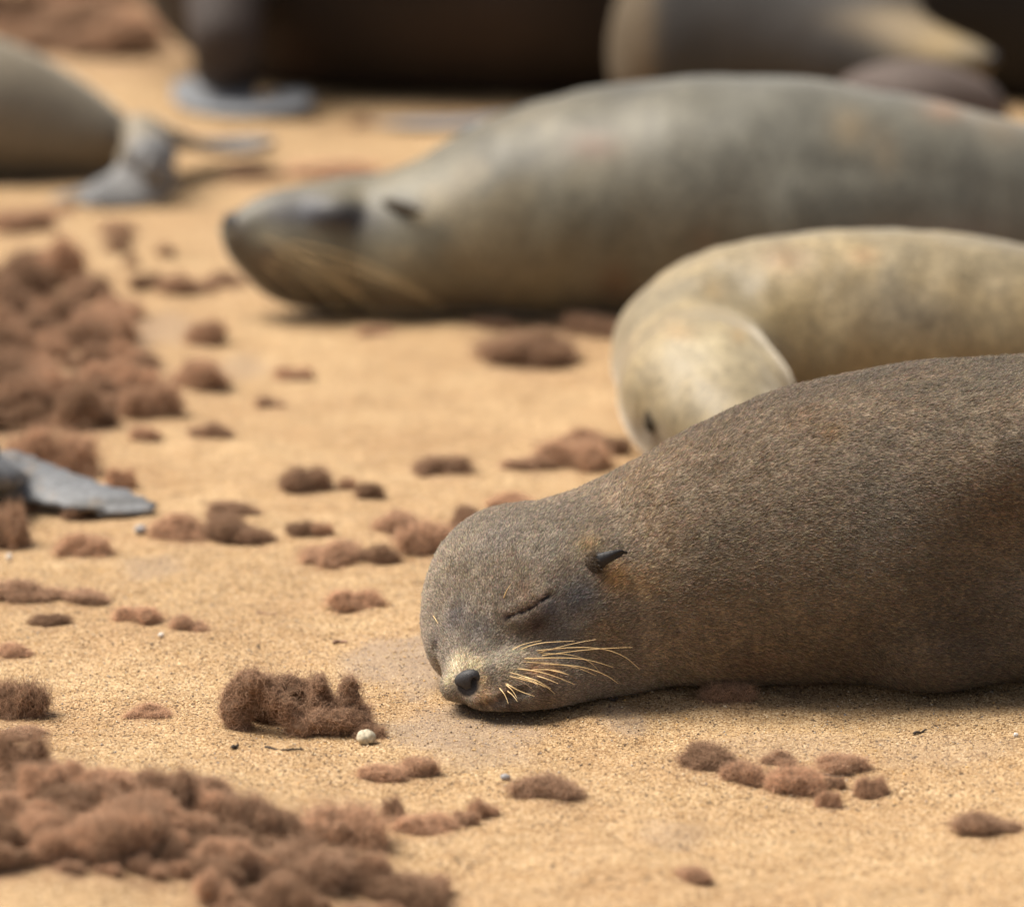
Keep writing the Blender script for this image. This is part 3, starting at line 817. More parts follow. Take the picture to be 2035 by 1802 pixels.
def keep_a(p):
    e = np.min([np.linalg.norm(p - x, axis=1) for x in EYE[::2]], axis=0); nz = np.linalg.norm(p - NOSE_C, axis=1)
    mo = np.min([np.linalg.norm(p - x, axis=1) for x in MOUTH[::2]], axis=0)
    return (e > .0030) * (mo > .0052) * (np.linalg.norm(p - NOSE_C + .004 * Uv, axis=1) > .0132) * (p[:, 0] < .74) * (1 + 2.2 * (np.linalg.norm(p - O_, axis=1) < .17))
def len_a(p):
    L = loc(p); return .0027 + .0020 * sstep(.05, .30, np.linalg.norm(L - np.array([.08, 0, 0]), axis=1))
grow_fur(ra, V, Q, 620000, coat_a, flow_a, len_a, .00026, 21, keep_a, k=3)

# nose pad with two nostrils
def nose_f(P):
    q = (P - NOSE_C) @ HF.T + np.array([.0052, 0, .0030])
    w_ = .0152 * (1 + .25 * np.clip(q[:, 2] / .014, -1, 1))
    d = ell(np.column_stack([q[:, 0], q[:, 1] * .0152 / w_, q[:, 2]]), (0, 0, -.001), (.0095, .0152, .0126))
    for s in (-1, 1):
        d = smax(d, -ell(q, (.0072, s * .0082, -.0030), (.0060, .0036, .0066), frame_from((1, s * .5, 0), (0, s * .55, 1))), .002)
    return smax(d, -groove(q, [np.array([.0128, 0, z]) for z in np.linspace(-.016, -.004, 6)], .0013), .002)
nc = NOSE_C
V, Q = surface(nose_f, axis((nc[0] - .024, nc[0] + .024, .0011)), axis((nc[1] - .024, nc[1] + .024, .0011)), axis((nc[2] - .024, nc[2] + .024, .0011)), 1)
mesh_obj('nose', V, Q, M_LEATHER, ra)
# eye slit
v_, f_ = tube(catmull(EYE + .0003 * Lv - .0006 * Uv, 24), .0006, .0011, 6); mesh_obj('eyelid_slit', v_, f_, M_SLIT, ra)
# ear: a rolled, pointed pinna
er, ed = trace(seal_a0, 1166, 1122, 4.9, 5.4)
E0 = pix(1163, 1124, ed + .016); E1 = pix(1184, 1117, ed - .008); E2 = pix(1210, 1106, ed - .012); E3 = pix(1232, 1099, ed - .010); E4 = pix(1244, 1098, ed - .007)
ear_s = chain_samples([[*E0, .0095, .0070], [*E1, .0086, .0054], [*E2, .0060, .0040], [*E3, .0040, .0028], [*E4, .0014, .0013]], 18, (0, -1, .3))
def ear_f(P):
    d = chain(P, ear_s)
    g = np.array([pix(1190, 1126, ed - .018), pix(1210, 1114, ed - .0185), pix(1228, 1105, ed - .0155), pix(1242, 1100, ed - .011)])
    return smax(d, -groove(P, catmull(g, 18), .0032), .0012)
V, Q = surface(ear_f, axis((E0[0] - .015, E4[0] + .008, .0011)), axis((E0[1] - .04, E0[1] + .02, .0011)), axis((E0[2] - .02, E0[2] + .03, .0011)), 1)
te = ((V - E0) @ (E4 - E0)) / ((E4 - E0) @ (E4 - E0))
ce = lerp(np.tile(np.array([.045, .030, .019]), (len(V), 1)), (.010, .008, .008), sstep(.22, .55, te + .2 * fbm(V * 160, 2)))
mesh_obj('ear', V, Q, M_EARSKIN, ra, colors=ce, attrs={'skin': sstep(.3, .7, te)})
rr_ = np.random.default_rng(9); _m = rr_.choice(np.where((te < .5) & (te > .02))[0], 1500); _n = vnormals(V, Q)[_m]; _t = (E4 - E0) / np.linalg.norm(E4 - E0)
_d = _t * .9 + _n * .35 + rr_.normal(0, .2, (1500, 3)); _l = (.003 + .003 * rr_.random((1500, 1)))
hair_obj('ear_fringe', np.stack([V[_m], V[_m] + _d * _l * .5, V[_m] + _d * _l + np.array([0, 0, -.0004])], 1), np.array([.00022, .0002, .00008]), M_FUR, ra,
         lerp(np.tile(np.array([.20, .14, .075]), (1500, 1)), (.05, .035, .025), np.sqrt(rr_.random(1500))))
# whiskers, each its own hair
_k = np.linalg.norm(Va[Qa[:, 0]] - O_, axis=1) < .3; bva = bvh_of(Va, Qa[_k])
def whisker(root, bv, pts, r0, r1, mat, lift, crop=None, dmax=9.0, name='whisker'):
    if crop: pts = [(crop[0] + x / crop[2], crop[1] + y / crop[2]) for x, y in pts]
    S = catmull(np.array(pts, float), 14); W = []; last = None
    for i, (u, v) in enumerate(S):
        dirv = pix(u, v, 1.0) - CAMP; hit = bv.ray_cast(Vector(CAMP), Vector(dirv).normalized(), dmax)
        dh = (np.array(hit[0]) - CAMP) @ (-TW) if hit[0] is not None else None
        t = i / (len(S) - 1)
        want = (dh if dh is not None else 99) - (-.002 + lift * (t ** .6))
        if last is not None: want = min(want, last + .0012)
        last = want; W.append(pix(u, v, want))
    W = np.array(W)
    for _ in range(3): W[1:-1] = .5 * W[1:-1] + .25 * (W[:-2] + W[2:])
    v_, f_ = tube(W, r0, r1, 5); return mesh_obj(name, v_, f_, mat, root)
CR = (800, 950, 3.392)
WH = [([(770, 1165), (920, 1112), (1160, 1097)], 0), ([(880, 1165), (1130, 1140), (1340, 1145), (1500, 1200), (1600, 1290)], 0), ([(915, 1200), (1200, 1160), (1400, 1145), (1550, 1140)], 0),
      ([(755, 1220), (1000, 1210), (1200, 1215), (1330, 1245), (1420, 1275)], 0), ([(900, 1255), (1100, 1258), (1250, 1280), (1380, 1330), (1455, 1385)], 0), ([(860, 1282), (1050, 1276), (1220, 1285), (1340, 1318)], 1),
      ([(740, 1280), (900, 1300), (1040, 1340), (1160, 1390)], 0), ([(690, 1325), (860, 1370), (960, 1400), (1025, 1450)], 0), ([(690, 1378), (780, 1430), (890, 1470)], 0), ([(900, 1330), (980, 1355), (1050, 1385)], 0),
      ([(950, 1285), (1050, 1305), (1120, 1325)], 0), ([(650, 1410), (690, 1460), (713, 1520)], 0), ([(700, 1430), (740, 1460), (775, 1505)], 0), ([(690, 1385), (740, 1430), (770, 1480)], 0),
      ([(820, 1345), (900, 1390), (960, 1440)], 1), ([(790, 1330), (900, 1362), (1000, 1418)], 0), ([(680, 812), (700, 760), (730, 715)], 0), ([(205, 925), (222, 950), (240, 980)], 0), ([(800, 1310), (930, 1325), (1010, 1348)], 1),
      ([(880, 1172), (1000, 1158), (1130, 1160)], 1)]
_wr = random.Random(4)
for pts, dk in list(WH[:16]):
    for _ in range(1 if abs(pts[-1][0] - pts[0][0]) > 200 else 0):
        sc_ = _wr.uniform(.45, .85); ox, oy = _wr.uniform(-45, 20), _wr.uniform(-22, 26); bend = _wr.uniform(-.12, .12); x0_, y0_ = pts[0]
        WH.append(([(x0_ + ox + (x - x0_) * sc_ - (y - y0_) * bend, y0_ + oy + (y - y0_) * sc_ + (x - x0_) * bend) for x, y in pts], 2 if _wr.random() < .6 else 1))
for pts, dk in WH:
    whisker(ra, bva, pts, (.00068, .0005, .00046)[dk], .00018, M_WHISKDARK if dk == 1 else M_WHISKER, .016, CR)

M_EARDARK = plain('dark_ear', (.040, .030, .020), .9, .05, 200, .4)
# ------------------------------------------------------------------ large grey seal behind, in profile
D2 = 7.31
hd2 = [px_row(u, (a + b) / 2, (b - a) / 2, D2 + o, wd) for u, a, b, o, wd in
       ((462, 428, 474, -.02, .9), (488, 416, 518, -.02, .85), (530, 390, 568, -.01, .78), (590, 366, 610, 0, .80), (660, 353, 626, .01, .85), (740, 346, 632, .02, .9))]
bd2 = rows([(820, 334, 635), (890, 307, 637), (960, 268, 639), (1040, 224, 641), (1150, 190, 644), (1280, 163, 647), (1420, 153, 650), (1560, 153, 648), (1700, 174, 642), (1850, 206, 634), (2035, 248, 622), (2200, 305, 606), (2340, 380, 585), (2440, 460, 572)], 1.12)
S2 = chain_samples(hd2 + bd2, 72)
hf2 = [chain_samples([[*at_z(2430, 530, .05), .05, .04], [*at_z(2560, 560 + s * 26, .02), .06, .02], [*at_z(2760, 570 + s * 60, .01), .07, .012]], 12) for s in (-1, 1)]
def seal_b0(P):
    d = chain(P, S2)
    for h in hf2: d = smin(d, chain(P, h), .04)
    return floor_cut(d, P, -.003, .03)
FL2 = trace_line(seal_b0, [(1590, 452), (1700, 446), (1850, 466), (2035, 505), (2200, 560)], 6.6, 7.8, 10)
fl2 = chain_samples(np.column_stack([FL2 + np.array([0, .012, 0]), np.linspace(.055, .05, 10), np.linspace(.022, .02, 10)]), 18, (0, -1, .2))
EYB = trace(seal_b0, 665, 425, 6.6, 7.8)[0]
def seal_b(P):
    d = smin(seal_b0(P), chain(P, fl2), .03)
    d = smin(d, ell(P, EYB + np.array([0, .012, 0]), (.035, .03, .022)), .02)
    return d
x0 = S2[0][0][0]
V, Q = surface(seal_b, axis((x0 - .05, x0 + .3, .005), (x0 + .3, x0 + 1.25, .010), (x0 + 1.25, x0 + 1.9, .014)), axis((6.75, 7.75, .010)), axis((-.012, .48, .008)), 2); V = ruffle(V, Q, .005, np.array([13., 6., 6.]))
n = fbm(V * 6, 3); n2 = fbm(V * 17 + 5, 3)
px_ = lambda P: np.column_stack([(P - CAMP) @ XR / ((P - CAMP) @ -TW) * F_PX + PW / 2, -((P - CAMP) @ CU) / ((P - CAMP) @ -TW) * F_PX + PH / 2])
def spot(P, c, r, dlim=None):
    """soft coat marking centred on the surface point c (metres)"""
    return np.exp(-2 * (((P - c) / np.asarray(r)) ** 2).sum(1))
def hitp(f, u, v, a, b): return trace(f, u, v, a, b)[0]
c = np.tile(np.array([.150, .130, .085]), (len(V), 1)) * (1 + .24 * n + .20 * n2)[:, None]
c = lerp(c, (.130, .126, .105), .6 * sstep(x0 + .45, x0 + .75, V[:, 0]))
c = lerp(c, (.22, .165, .09), .5 * sstep(.0, .6, n2) * sstep(x0 + .6, x0 + .2, V[:, 0]))
fb = lambda u, v: hitp(seal_b, u, v, 6.5, 7.9)
c = marks(seal_b, V, c, ((610, 418, (.07, .10, .035), (.022, .022, .034), 1.0), (690, 435, (.06, .10, .028), (.03, .03, .045), .9), (555, 425, (.04, .10, .025), (.05, .045, .05), .7), (800, 408, (.035, .1, .016), (.02, .016, .014), .9), (478, 450, (.03, .1, .03), (.05, .035, .02), .9), (620, 590, (.07, .10, .03), (.06, .045, .032), .8), (700, 540, (.10, .10, .03), (.26, .21, .13), .6),
                       (530, 520, (.05, .10, .04), (.14, .085, .045), .7), (560, 570, (.05, .1, .03), (.04, .03, .025), .8), (540, 470, (.05, .10, .02), (.27, .235, .16), .6), (465, 480, (.02, .1, .03), (.10, .065, .035), .8),
                       (1180, 290, (.05, .1, .025), (.17, .09, .05), .7), (1225, 560, (.035, .1, .04), (.13, .075, .045), .7), (1400, 480, (.03, .1, .03), (.13, .09, .06), .6), (1875, 215, (.05, .12, .02), (.30, .16, .08), .7), (1690, 255, (.04, .1, .04), (.30, .21, .11), .5),
                       (1760, 300, (.03, .1, .05), (.30, .22, .13), .4), (860, 600, (.16, .1, .035), (.075, .055, .038), .7), (1850, 470, (.22, .1, .03), (.26, .22, .19), .5), (1990, 250, (.06, .1, .04), (.30, .22, .13), .5)), 6.5, 7.9)
sk = sstep(x0 + 1.5, x0 + 1.6, V[:, 0]); c = lerp(c, (.07, .07, .075), sk)
c = c * (1 - .16 * sstep(.15, .55, fbm(V * 30 + 4, 4)) + .12 * sstep(.1, .6, fbm(V * 15 + 11, 4)))[:, None]
c = c * .86
rb = empty('fur_seal', (S2[30][0][0], S2[30][0][1], 0))
tag(rb, 'large grey fur seal lying in profile behind, snout pointing left, body across the picture', 'seal', 'fur seals resting on the sand')
finish(rb, V, Q, np.clip(c, .01, 1), sk, M_COAT); Vb, Qb = V, Q; _k = Vb[Qb[:, 0], 0] < x0 + .45; bvb = bvh_of(Vb, Qb[_k])
nb = trace(seal_b, 460, 440, 6.6, 7.8)[0]
def blobmesh(f, c, r, h, name, mat, root):
    V, Q = surface(f, axis((c[0] - r, c[0] + r, h)), axis((c[1] - r, c[1] + r, h)), axis((c[2] - r, c[2] + r, h)), 1)
    return mesh_obj(name, V, Q, mat, root)
nbc = pix(460, 441, D2 - .03)
blobmesh(lambda P: smax(ell(P, nbc, (.013, .020, .014)), -groove(P, [nbc + np.array([-.008, -.012, 0]), nbc + np.array([-.008, .012, 0])], .005), .003), nbc, .026, .002, 'nose', M_LEATHER, rb)
er2 = fb(775, 408)
es2 = chain_samples(np.column_stack([np.array([fb(768, 405) + [0, .006, 0], fb(800, 410) + [0, -.016, 0], fb(826, 416) + [0, -.020, 0], fb(838, 418) + [0, -.018, 0]]), [.008, .009, .006, .003], [.006, .005, .004, .002]]), 14, (0, -1, .3))
blobmesh(lambda P: chain(P, es2), es2[7][0], .05, .002, 'ear', M_EARDARK, rb)
for pts in ([(570, 500), (690, 530), (800, 570), (880, 612)], [(560, 480), (680, 505), (770, 545), (850, 590)], [(540, 490), (620, 530), (700, 585), (760, 625)], [(530, 500), (600, 545), (650, 590), (690, 628)],
            [(515, 470), (590, 500), (660, 545), (720, 590)], [(520, 520), (570, 560), (610, 600)]):
    whisker(rb, bvb, pts, .0007, .0003, M_WHISKER, .02, None, 12)

# ------------------------------------------------------------------ pale curled seal between the two
bd3 = rows([(2330, 610, 840), (2200, 540, 856), (2035, 489, 868), (1870, 463, 870), (1720, 453, 872), (1590, 463, 874), (1480, 484, 878), (1410, 520, 882), (1392, 552, 884)], 1.12)
S3 = chain_samples(bd3, 40)
hd3 = chain_samples([[*pix(1388, 722, 6.40), .100, .100], [*pix(1392, 770, 6.31), .105, .103], [*pix(1408, 798, 6.23), .108, .100], [*pix(1440, 838, 6.14), .078, .072], [*pix(1462, 868, 6.06), .052, .046], [*pix(1474, 884, 6.01), .034, .030]], 26, (0, .5, 1))
hf3 = [chain_samples([[*at_z(2340, 740, .08), .05, .045], [*at_z(2480, 800 + s * 20, .02), .055, .02], [*at_z(2660, 830 + s * 50, .01), .06, .012]], 12) for s in (-1, 1)]
def seal_c(P):
    d = smin(chain(P, S3), chain(P, hd3), .034)
    for h in hf3: d = smin(d, chain(P, h), .04)
    return floor_cut(d, P, -.003, .03)
V, Q = surface(seal_c, axis((.08, .45, .006), (.45, 1.15, .012)), axis((5.9, 6.9, .008)), axis((-.012, .36, .007)), 2); V = ruffle(V, Q, .0045, np.array([15., 12., 9.]), 3)
n = fbm(V * 7 + 3, 3); n2 = fbm(V * 19, 3)
c = np.tile(np.array([.36, .27, .145]), (len(V), 1)) * (1 + .24 * n + .22 * n2)[:, None]
c = lerp(c, (.20, .165, .105), .6 * sstep(-.1, .5, n))
fc = lambda u, v: hitp(seal_c, u, v, 5.7, 7.2)
c = marks(seal_c, V, c, ((1420, 690, (.09, .10, .05), (.50, .41, .26), .7), (1540, 720, (.05, .1, .04), (.55, .44, .27), .7), (1350, 660, (.03, .1, .012), (.42, .26, .11), .5), (1468, 668, (.012, .1, .010), (.42, .26, .11), .5), (1560, 515, (.04, .1, .02), (.42, .25, .13), .5), (1715, 508, (.025, .1, .012), (.42, .25, .13), .6),
                       (1420, 580, (.02, .1, .02), (.40, .27, .12), .5), (1300, 870, (.06, .1, .035), (.11, .085, .06), .85), (1560, 640, (.05, .1, .05), (.38, .28, .13), .5), (1800, 620, (.10, .1, .05), (.20, .17, .13), .5)), 5.7, 7.2)
c = c * (1 - .14 * sstep(.12, .55, fbm(V * 36 + 4, 4)) + .10 * sstep(.1, .6, fbm(V * 17 + 11, 4)))[:, None]
c = c * np.array([.80, .80, .78])
rc = empty('fur_seal', (.45, 6.45, 0))
tag(rc, 'pale tan fur seal curled up with its head tucked down, behind the sleeping one', 'seal', 'fur seals resting on the sand')
finish(rc, V, Q, np.clip(c, .01, 1), sstep(.95, 1.05, V[:, 0]), M_COAT)
ec = fc(1288, 822)
es3 = chain_samples(np.column_stack([np.array([ec + [.004, .006, .0], fc(1292, 838) + [-.002, -.010, 0], fc(1296, 856) + [0, -.012, 0]]), [.008, .007, .003], [.005, .004, .002]]), 10, (0, -1, .3))
blobmesh(lambda P: chain(P, es3), es3[5][0], .04, .002, 'ear', M_EARDARK, rc)

# ------------------------------------------------------------------ seal at the upper left, seen from its rump
bd4 = rows([(-900, 160, 372), (-700, 90, 372), (-480, 55, 368), (-250, 48, 366), (-100, 60, 363), (0, 86, 359), (80, 126, 356), (150, 172, 353), (210, 218, 349), (255, 250, 342), (284, 268, 326)], 1.1)
S4 = chain_samples(bd4, 44)
hA = chain_samples([[*at_z(282, 275, .10), .030, .030], [*at_z(304, 305, .085), .044, .018], [*at_z(298, 345, .050), .056, .011], [*at_z(262, 382, .022), .060, .008], [*at_z(215, 400, .012), .046, .007], [*at_z(165, 410, .008), .020, .006]], 26, (.35, -.5, 1))
hB = chain_samples([[*at_z(282, 262, .10), .036, .030], [*at_z(335, 276, .070), .054, .018], [*at_z(400, 290, .042), .056, .011], [*at_z(465, 291, .030), .044, .008], [*at_z(535, 283, .032), .016, .006]], 24, (0, -.25, 1))
fA2 = chain_samples([[*at_z(272, 300, .075), .03, .026], [*at_z(238, 350, .034), .038, .012], [*at_z(170, 385, .012), .034, .008], [*at_z(120, 398, .009), .026, .007], [*at_z(78, 406, .008), .012, .006]], 20, (.3, .3, 1))
def seal_d(P):
    d = chain(P, S4)
    for h in (hA, hB, fA2): d = smin(d, chain(P, h), .018)
    return floor_cut(d, P, -.003, .03)
V, Q = surface(seal_d, axis((-1.75, -.98, .014), (-.98, -.38, .005)), axis((7.9, 9.1, .008)), axis((-.012, .30, .006)), 2); V = ruffle(V, Q, .003, 9)
c = np.tile(np.array([.20, .165, .115]), (len(V), 1)) * (1 + .16 * fbm(V * 6, 3))[:, None]
sk = np.minimum(sstep(.020, .002, np.minimum(np.minimum(chain(V, hA[6:]), chain(V, hB[5:])), chain(V, fA2[5:]))), 1)
c = lerp(c, (.155, .15, .145), sk)
rd = empty('fur_seal', (-.9, 8.5, 0))
tag(rd, 'olive brown seal at the upper left edge, rump and splayed grey hind flippers showing', 'seal', 'fur seals resting on the sand')
finish(rd, V, Q, np.clip(c, .01, 1), sk, M_COAT)

# ------------------------------------------------------------------ dark bull across the top
bd5 = rows([(548, -430, 152), (600, -500, 172), (700, -540, 186), (850, -500, 194), (1020, -440, 198), (1160, -320, 198), (1300, -180, 196), (1420, -40, 192)], 1.05)
S5 = chain_samples(bd5, 36)
nk5 = chain_samples([[*pix(430, -300, 9.9), .26, .26], [*pix(350, -560, 9.7), .22, .22], [*pix(280, -720, 9.5), .15, .15], [*pix(210, -760, 9.35), .09, .09], [*pix(160, -760, 9.25), .05, .05]], 24, (0, .5, 1))
fF5 = chain_samples([[*pix(450, -40, 9.55), .085, .075], [*pix(448, 70, 9.40), .072, .06], [*at_z(452, 140, .07), .066, .045], [*at_z(465, 185, .022), .080, .018]], 16, (0, -.6, 1))
fG5 = chain_samples([[*at_z(396, 172, .034), .06, .013], [*at_z(430, 204, .014), .085, .012], [*at_z(490, 216, .012), .095, .011], [*at_z(545, 212, .016), .080, .010], [*at_z(574, 192, .026), .045, .009]], 18)
hF5 = chain_samples([[*at_z(1090, 232, .02), .05, .018], [*at_z(1000, 242, .014), .055, .014], [*at_z(900, 249, .010), .05, .011], [*at_z(800, 248, .008), .04, .009], [*at_z(735, 245, .006), .022, .007]], 20)
def seal_e(P):
    d = smin(chain(P, S5), chain(P, nk5), .08)
    d = smin(d, chain(P, fF5), .03); d = smin(d, chain(P, fG5), .015); d = smin(d, chain(P, hF5), .02)
    return floor_cut(d, P, -.003, .03)
V, Q = surface(seal_e, axis((-1.0, .55, .011)), axis((8.55, 10.5, .011)), axis((-.012, .07, .006), (.07, 1.15, .016)), 2); V = ruffle(V, Q, .006, 7)
c = np.tile(np.array([.021, .0125, .008]), (len(V), 1)) * (1 + .3 * fbm(V * 5, 3))[:, None]
c = lerp(c, (.05, .02, .007), .6 * spot(V, hitp(seal_e, 590, 110, 8.5, 10.5), (.08, .2, .10)))
c = lerp(c, (.035, .018, .009), .6 * spot(V, hitp(seal_e, 900, 60, 8.5, 10.5), (.3, .3, .10)))
sk = sstep(.02, .0, np.minimum(np.minimum(chain(V, fG5), chain(V, hF5)), chain(V, fF5[14:])))
limb = sstep(.02, .0, chain(V, fF5)); c = lerp(c, (.040, .027, .021), .9 * limb); c = lerp(c, (.19, .195, .205), sk)
re_ = empty('fur_seal', (-.2, 9.8, 0))
tag(re_, 'very dark bull seal filling the top, its broad grey fore flipper planted on the sand', 'seal', 'fur seals resting on the sand')
finish(re_, V, Q, np.clip(c, .004, 1), np.clip(sk, 0, 1), M_DARK)

# ------------------------------------------------------------------ grey seal at the top right with a yellowish head
S6 = chain_samples([px_row(1330, 130, 120, 9.3, 1.1), px_row(1400, 62, 185, 9.3, 1.1), px_row(1490, 20, 222, 9.25, 1.1), px_row(1600, 20, 205, 9.15, 1.1), px_row(1700, 70, 140, 9.0), px_row(1780, 106, 92, 8.9), px_row(1850, 128, 76, 8.82), px_row(1905, 130, 58, 8.76),
                    px_row(1945, 122, 34, 8.72), px_row(1970, 116, 17, 8.70)], 48)
def seal_f(P):
    return floor_cut(chain(P, S6), P, -.003, .03)
V, Q = surface(seal_f, axis((.10, .96, .011)), axis((8.4, 9.75, .012)), axis((-.012, .50, .011)), 2); V = ruffle(V, Q, .004, 8)
c = np.tile(np.array([.032, .029, .027]), (len(V), 1)) * (1 + .3 * fbm(V * 6, 3))[:, None]
ff = lambda u, v: hitp(seal_f, u, v, 8.2, 10)
c = lerp(c, (.115, .085, .052), .95 * sstep(ff(1330, 90)[0], ff(1270, 90)[0], V[:, 0]))  # pale left end: rim light painted into the coat
top = np.clip((vnormals(V, Q)[:, 2] - .1) / .6, 0, 1)
c = lerp(c, (.27, .185, .075), .9 * spot(V, ff(1880, 85), (.12, .3, .05))); c = lerp(c, (.20, .145, .08), .8 * spot(V, ff(1780, 45), (.14, .3, .04))); c = lerp(c, (.19, .15, .095), .8 * spot(V, ff(1940, 115), (.06, .2, .05)))
rf = empty('fur_seal', (.5, 9.2, 0))
tag(rf, 'dark grey seal at the top right with a yellowish nape and snout pointing right', 'seal', 'fur seals resting on the sand')
finish(rf, V, Q, np.clip(c, .01, 1), np.zeros(len(V)), M_DARK)
nfc = pix(1972, 116, 8.69); blobmesh(lambda P: ell(P, nfc, (.011, .014, .011)), nfc, .02, .003, 'nose', M_LEATHER, rf)

# brown seal lying low between them, and a second bull on the right
S7 = chain_samples([px_row(1690, 215, 50, 8.6, 1.2), px_row(1740, 205, 74, 8.55, 1.2), px_row(1830, 205, 82, 8.5, 1.2), px_row(1920, 215, 66, 8.5, 1.2), px_row(1965, 230, 40, 8.5, 1.2)], 24)
def seal_g(P): return floor_cut(chain(P, S7), P, -.003, .03)
V, Q = surface(seal_g, axis((.5, .90, .011)), axis((8.25, 8.85, .011)), axis((-.012, .24, .011)), 2); V = ruffle(V, Q, .003, 9)
c = np.tile(np.array([.085, .060, .048]), (len(V), 1)) * (1 + .25 * fbm(V * 7, 3))[:, None]
rg = empty('fur_seal', (.68, 8.5, 0))
tag(rg, 'low brown seal mostly hidden behind the large grey one, under the yellowish snout', 'seal', 'fur seals resting on the sand')
finish(rg, V, Q, np.clip(c, .01, 1), np.zeros(len(V)), M_DARK)
S8 = chain_samples([px_row(1830, -170, 190, 9.75), px_row(1950, -120, 270, 9.7), px_row(2130, -50, 300, 9.7), px_row(2320, -40, 300, 9.7), px_row(2540, 20, 240, 9.75), px_row(2720, 100, 140, 9.8), px_row(2820, 150, 70, 9.8)], 40)
def seal_h(P): return floor_cut(chain(P, S8), P, -.003, .03)
V, Q = surface(seal_h, axis((.55, 1.95, .018)), axis((9.25, 10.4, .018)), axis((-.012, .72, .018)), 2); V = ruffle(V, Q, .006, 6)
c = np.tile(np.array([.012, .009, .0075]), (len(V), 1)) * (1 + .3 * fbm(V * 5, 3))[:, None]
rh = empty('fur_seal', (1.2, 10.3, 0))
tag(rh, 'blackish bull seal cut by the top right corner', 'seal', 'fur seals resting on the sand')
finish(rh, V, Q, np.clip(c, .004, 1), np.zeros(len(V)), M_DARK)

# ------------------------------------------------------------------ seal beyond the left edge, only its flipper in view
S9 = chain_samples([[-.98, 5.55, .05, .06, .05], [-1.0, 5.75, .10, .12, .11], [-1.02, 6.0, .145, .17, .155], [-1.02, 6.3, .155, .18, .165], [-1.0, 6.6, .13, .15, .14], [-.97, 6.85, .11, .10, .10], [-.95, 7.0, .09, .07, .07], [-.94, 7.1, .08, .035, .035]], 34)
f9 = chain_samples([[-.86, 6.34, .13, .06, .05], [*at_z(-90, 905, .07), .056, .030], [*at_z(-10, 938, .034), .052, .016], [*at_z(80, 962, .022), .044, .011], [*at_z(170, 986, .016), .036, .008], [*at_z(250, 1002, .011), .028, .006], [*at_z(298, 1011, .008), .016, .0045]], 30, (0.1, -.45, 1))
def seal_i(P):
    d = smin(chain(P, S9), chain(P, f9), .03)
    q = P.copy(); return floor_cut(d, P, -.003, .012)
V, Q = surface(seal_i, axis((-1.25, -.72, .015), (-.72, -.40, .0036)), axis((5.45, 6.0, .015), (6.0, 6.4, .0045), (6.4, 7.2, .015)), axis((-.009, .08, .0030), (.08, .34, .012)), 2); V = ruffle(V, Q, .0013, np.array([5., 55., 10.]), 2)
c = np.tile(np.array([.15, .12, .085]), (len(V), 1)) * (1 + .2 * fbm(V * 7, 3))[:, None]
sk = sstep(.012, .0, chain(V, f9[4:])); c = lerp(c, (.150, .152, .156), sk); c = lerp(c, (.07, .066, .062), .8 * sk * sstep(.1, .6, fbm(V * np.array([12, 50, 12]), 3)))
c = lerp(c, (.34, .22, .11), .2 * sk * sstep(.25, .6, fbm(V * 60, 3)))
ri = empty('fur_seal', (-1.0, 6.3, 0))
tag(ri, 'seal beyond the left edge whose smooth slate grey flipper reaches onto the sand', 'seal', 'fur seals resting on the sand')
finish(ri, V, Q, np.clip(c, .01, 1), sk, M_COAT)
# ================================================================== shed fur: prototypes, then one object per clump
import bmesh
def fibres(V, Q, n, length, seed, rad, up=0.35, k=6, curl=1.0):
    r = np.random.default_rng(seed)
    Nn = vnormals(V, Q)
    A = V[Q]; ar = np.linalg.norm(np.cross(A[:, 2] - A[:, 0], A[:, 3] - A[:, 1]), axis=1)
    ar = ar * (A[:, :, 2].mean(1) > V[:, 2].min() + 0.02 * np.ptp(V[:, 2]))
    fi = r.choice(len(Q), n, p=ar / ar.sum())
    a, b = r.random((n, 1)), r.random((n, 1))
    p = (A[fi, 0] * (1 - a) + A[fi, 1] * a) * (1 - b) + (A[fi, 3] * (1 - a) + A[fi, 2] * a) * b
    nn = Nn[Q[fi, 0]]
    d = r.normal(0, 1, (n, 3)); d -= (d * nn).sum(1, keepdims=True) * nn * 0.9; d /= np.linalg.norm(d, axis=1, keepdims=True)
    d = d + nn * (up * r.random((n, 1)) * 2 + 1.2 * (r.random((n, 1)) < .12)); d /= np.linalg.norm(d, axis=1, keepdims=True)
    ax = r.normal(0, 1, (n, 3)); ln = length * (0.4 + 0.9 * r.random((n, 1)))
    ang = curl * r.normal(0, 0.55, (n, 1)); pts = [p - nn * rad * 2]; cur = p
    for i in range(k - 1):
        d = d + np.cross(ax, d) * ang * 0.6 - nn * 0.07 * i; d /= np.linalg.norm(d, axis=1, keepdims=True)
        cur = cur + d * ln / (k - 1); pts.append(cur)
    return np.stack(pts, 1)

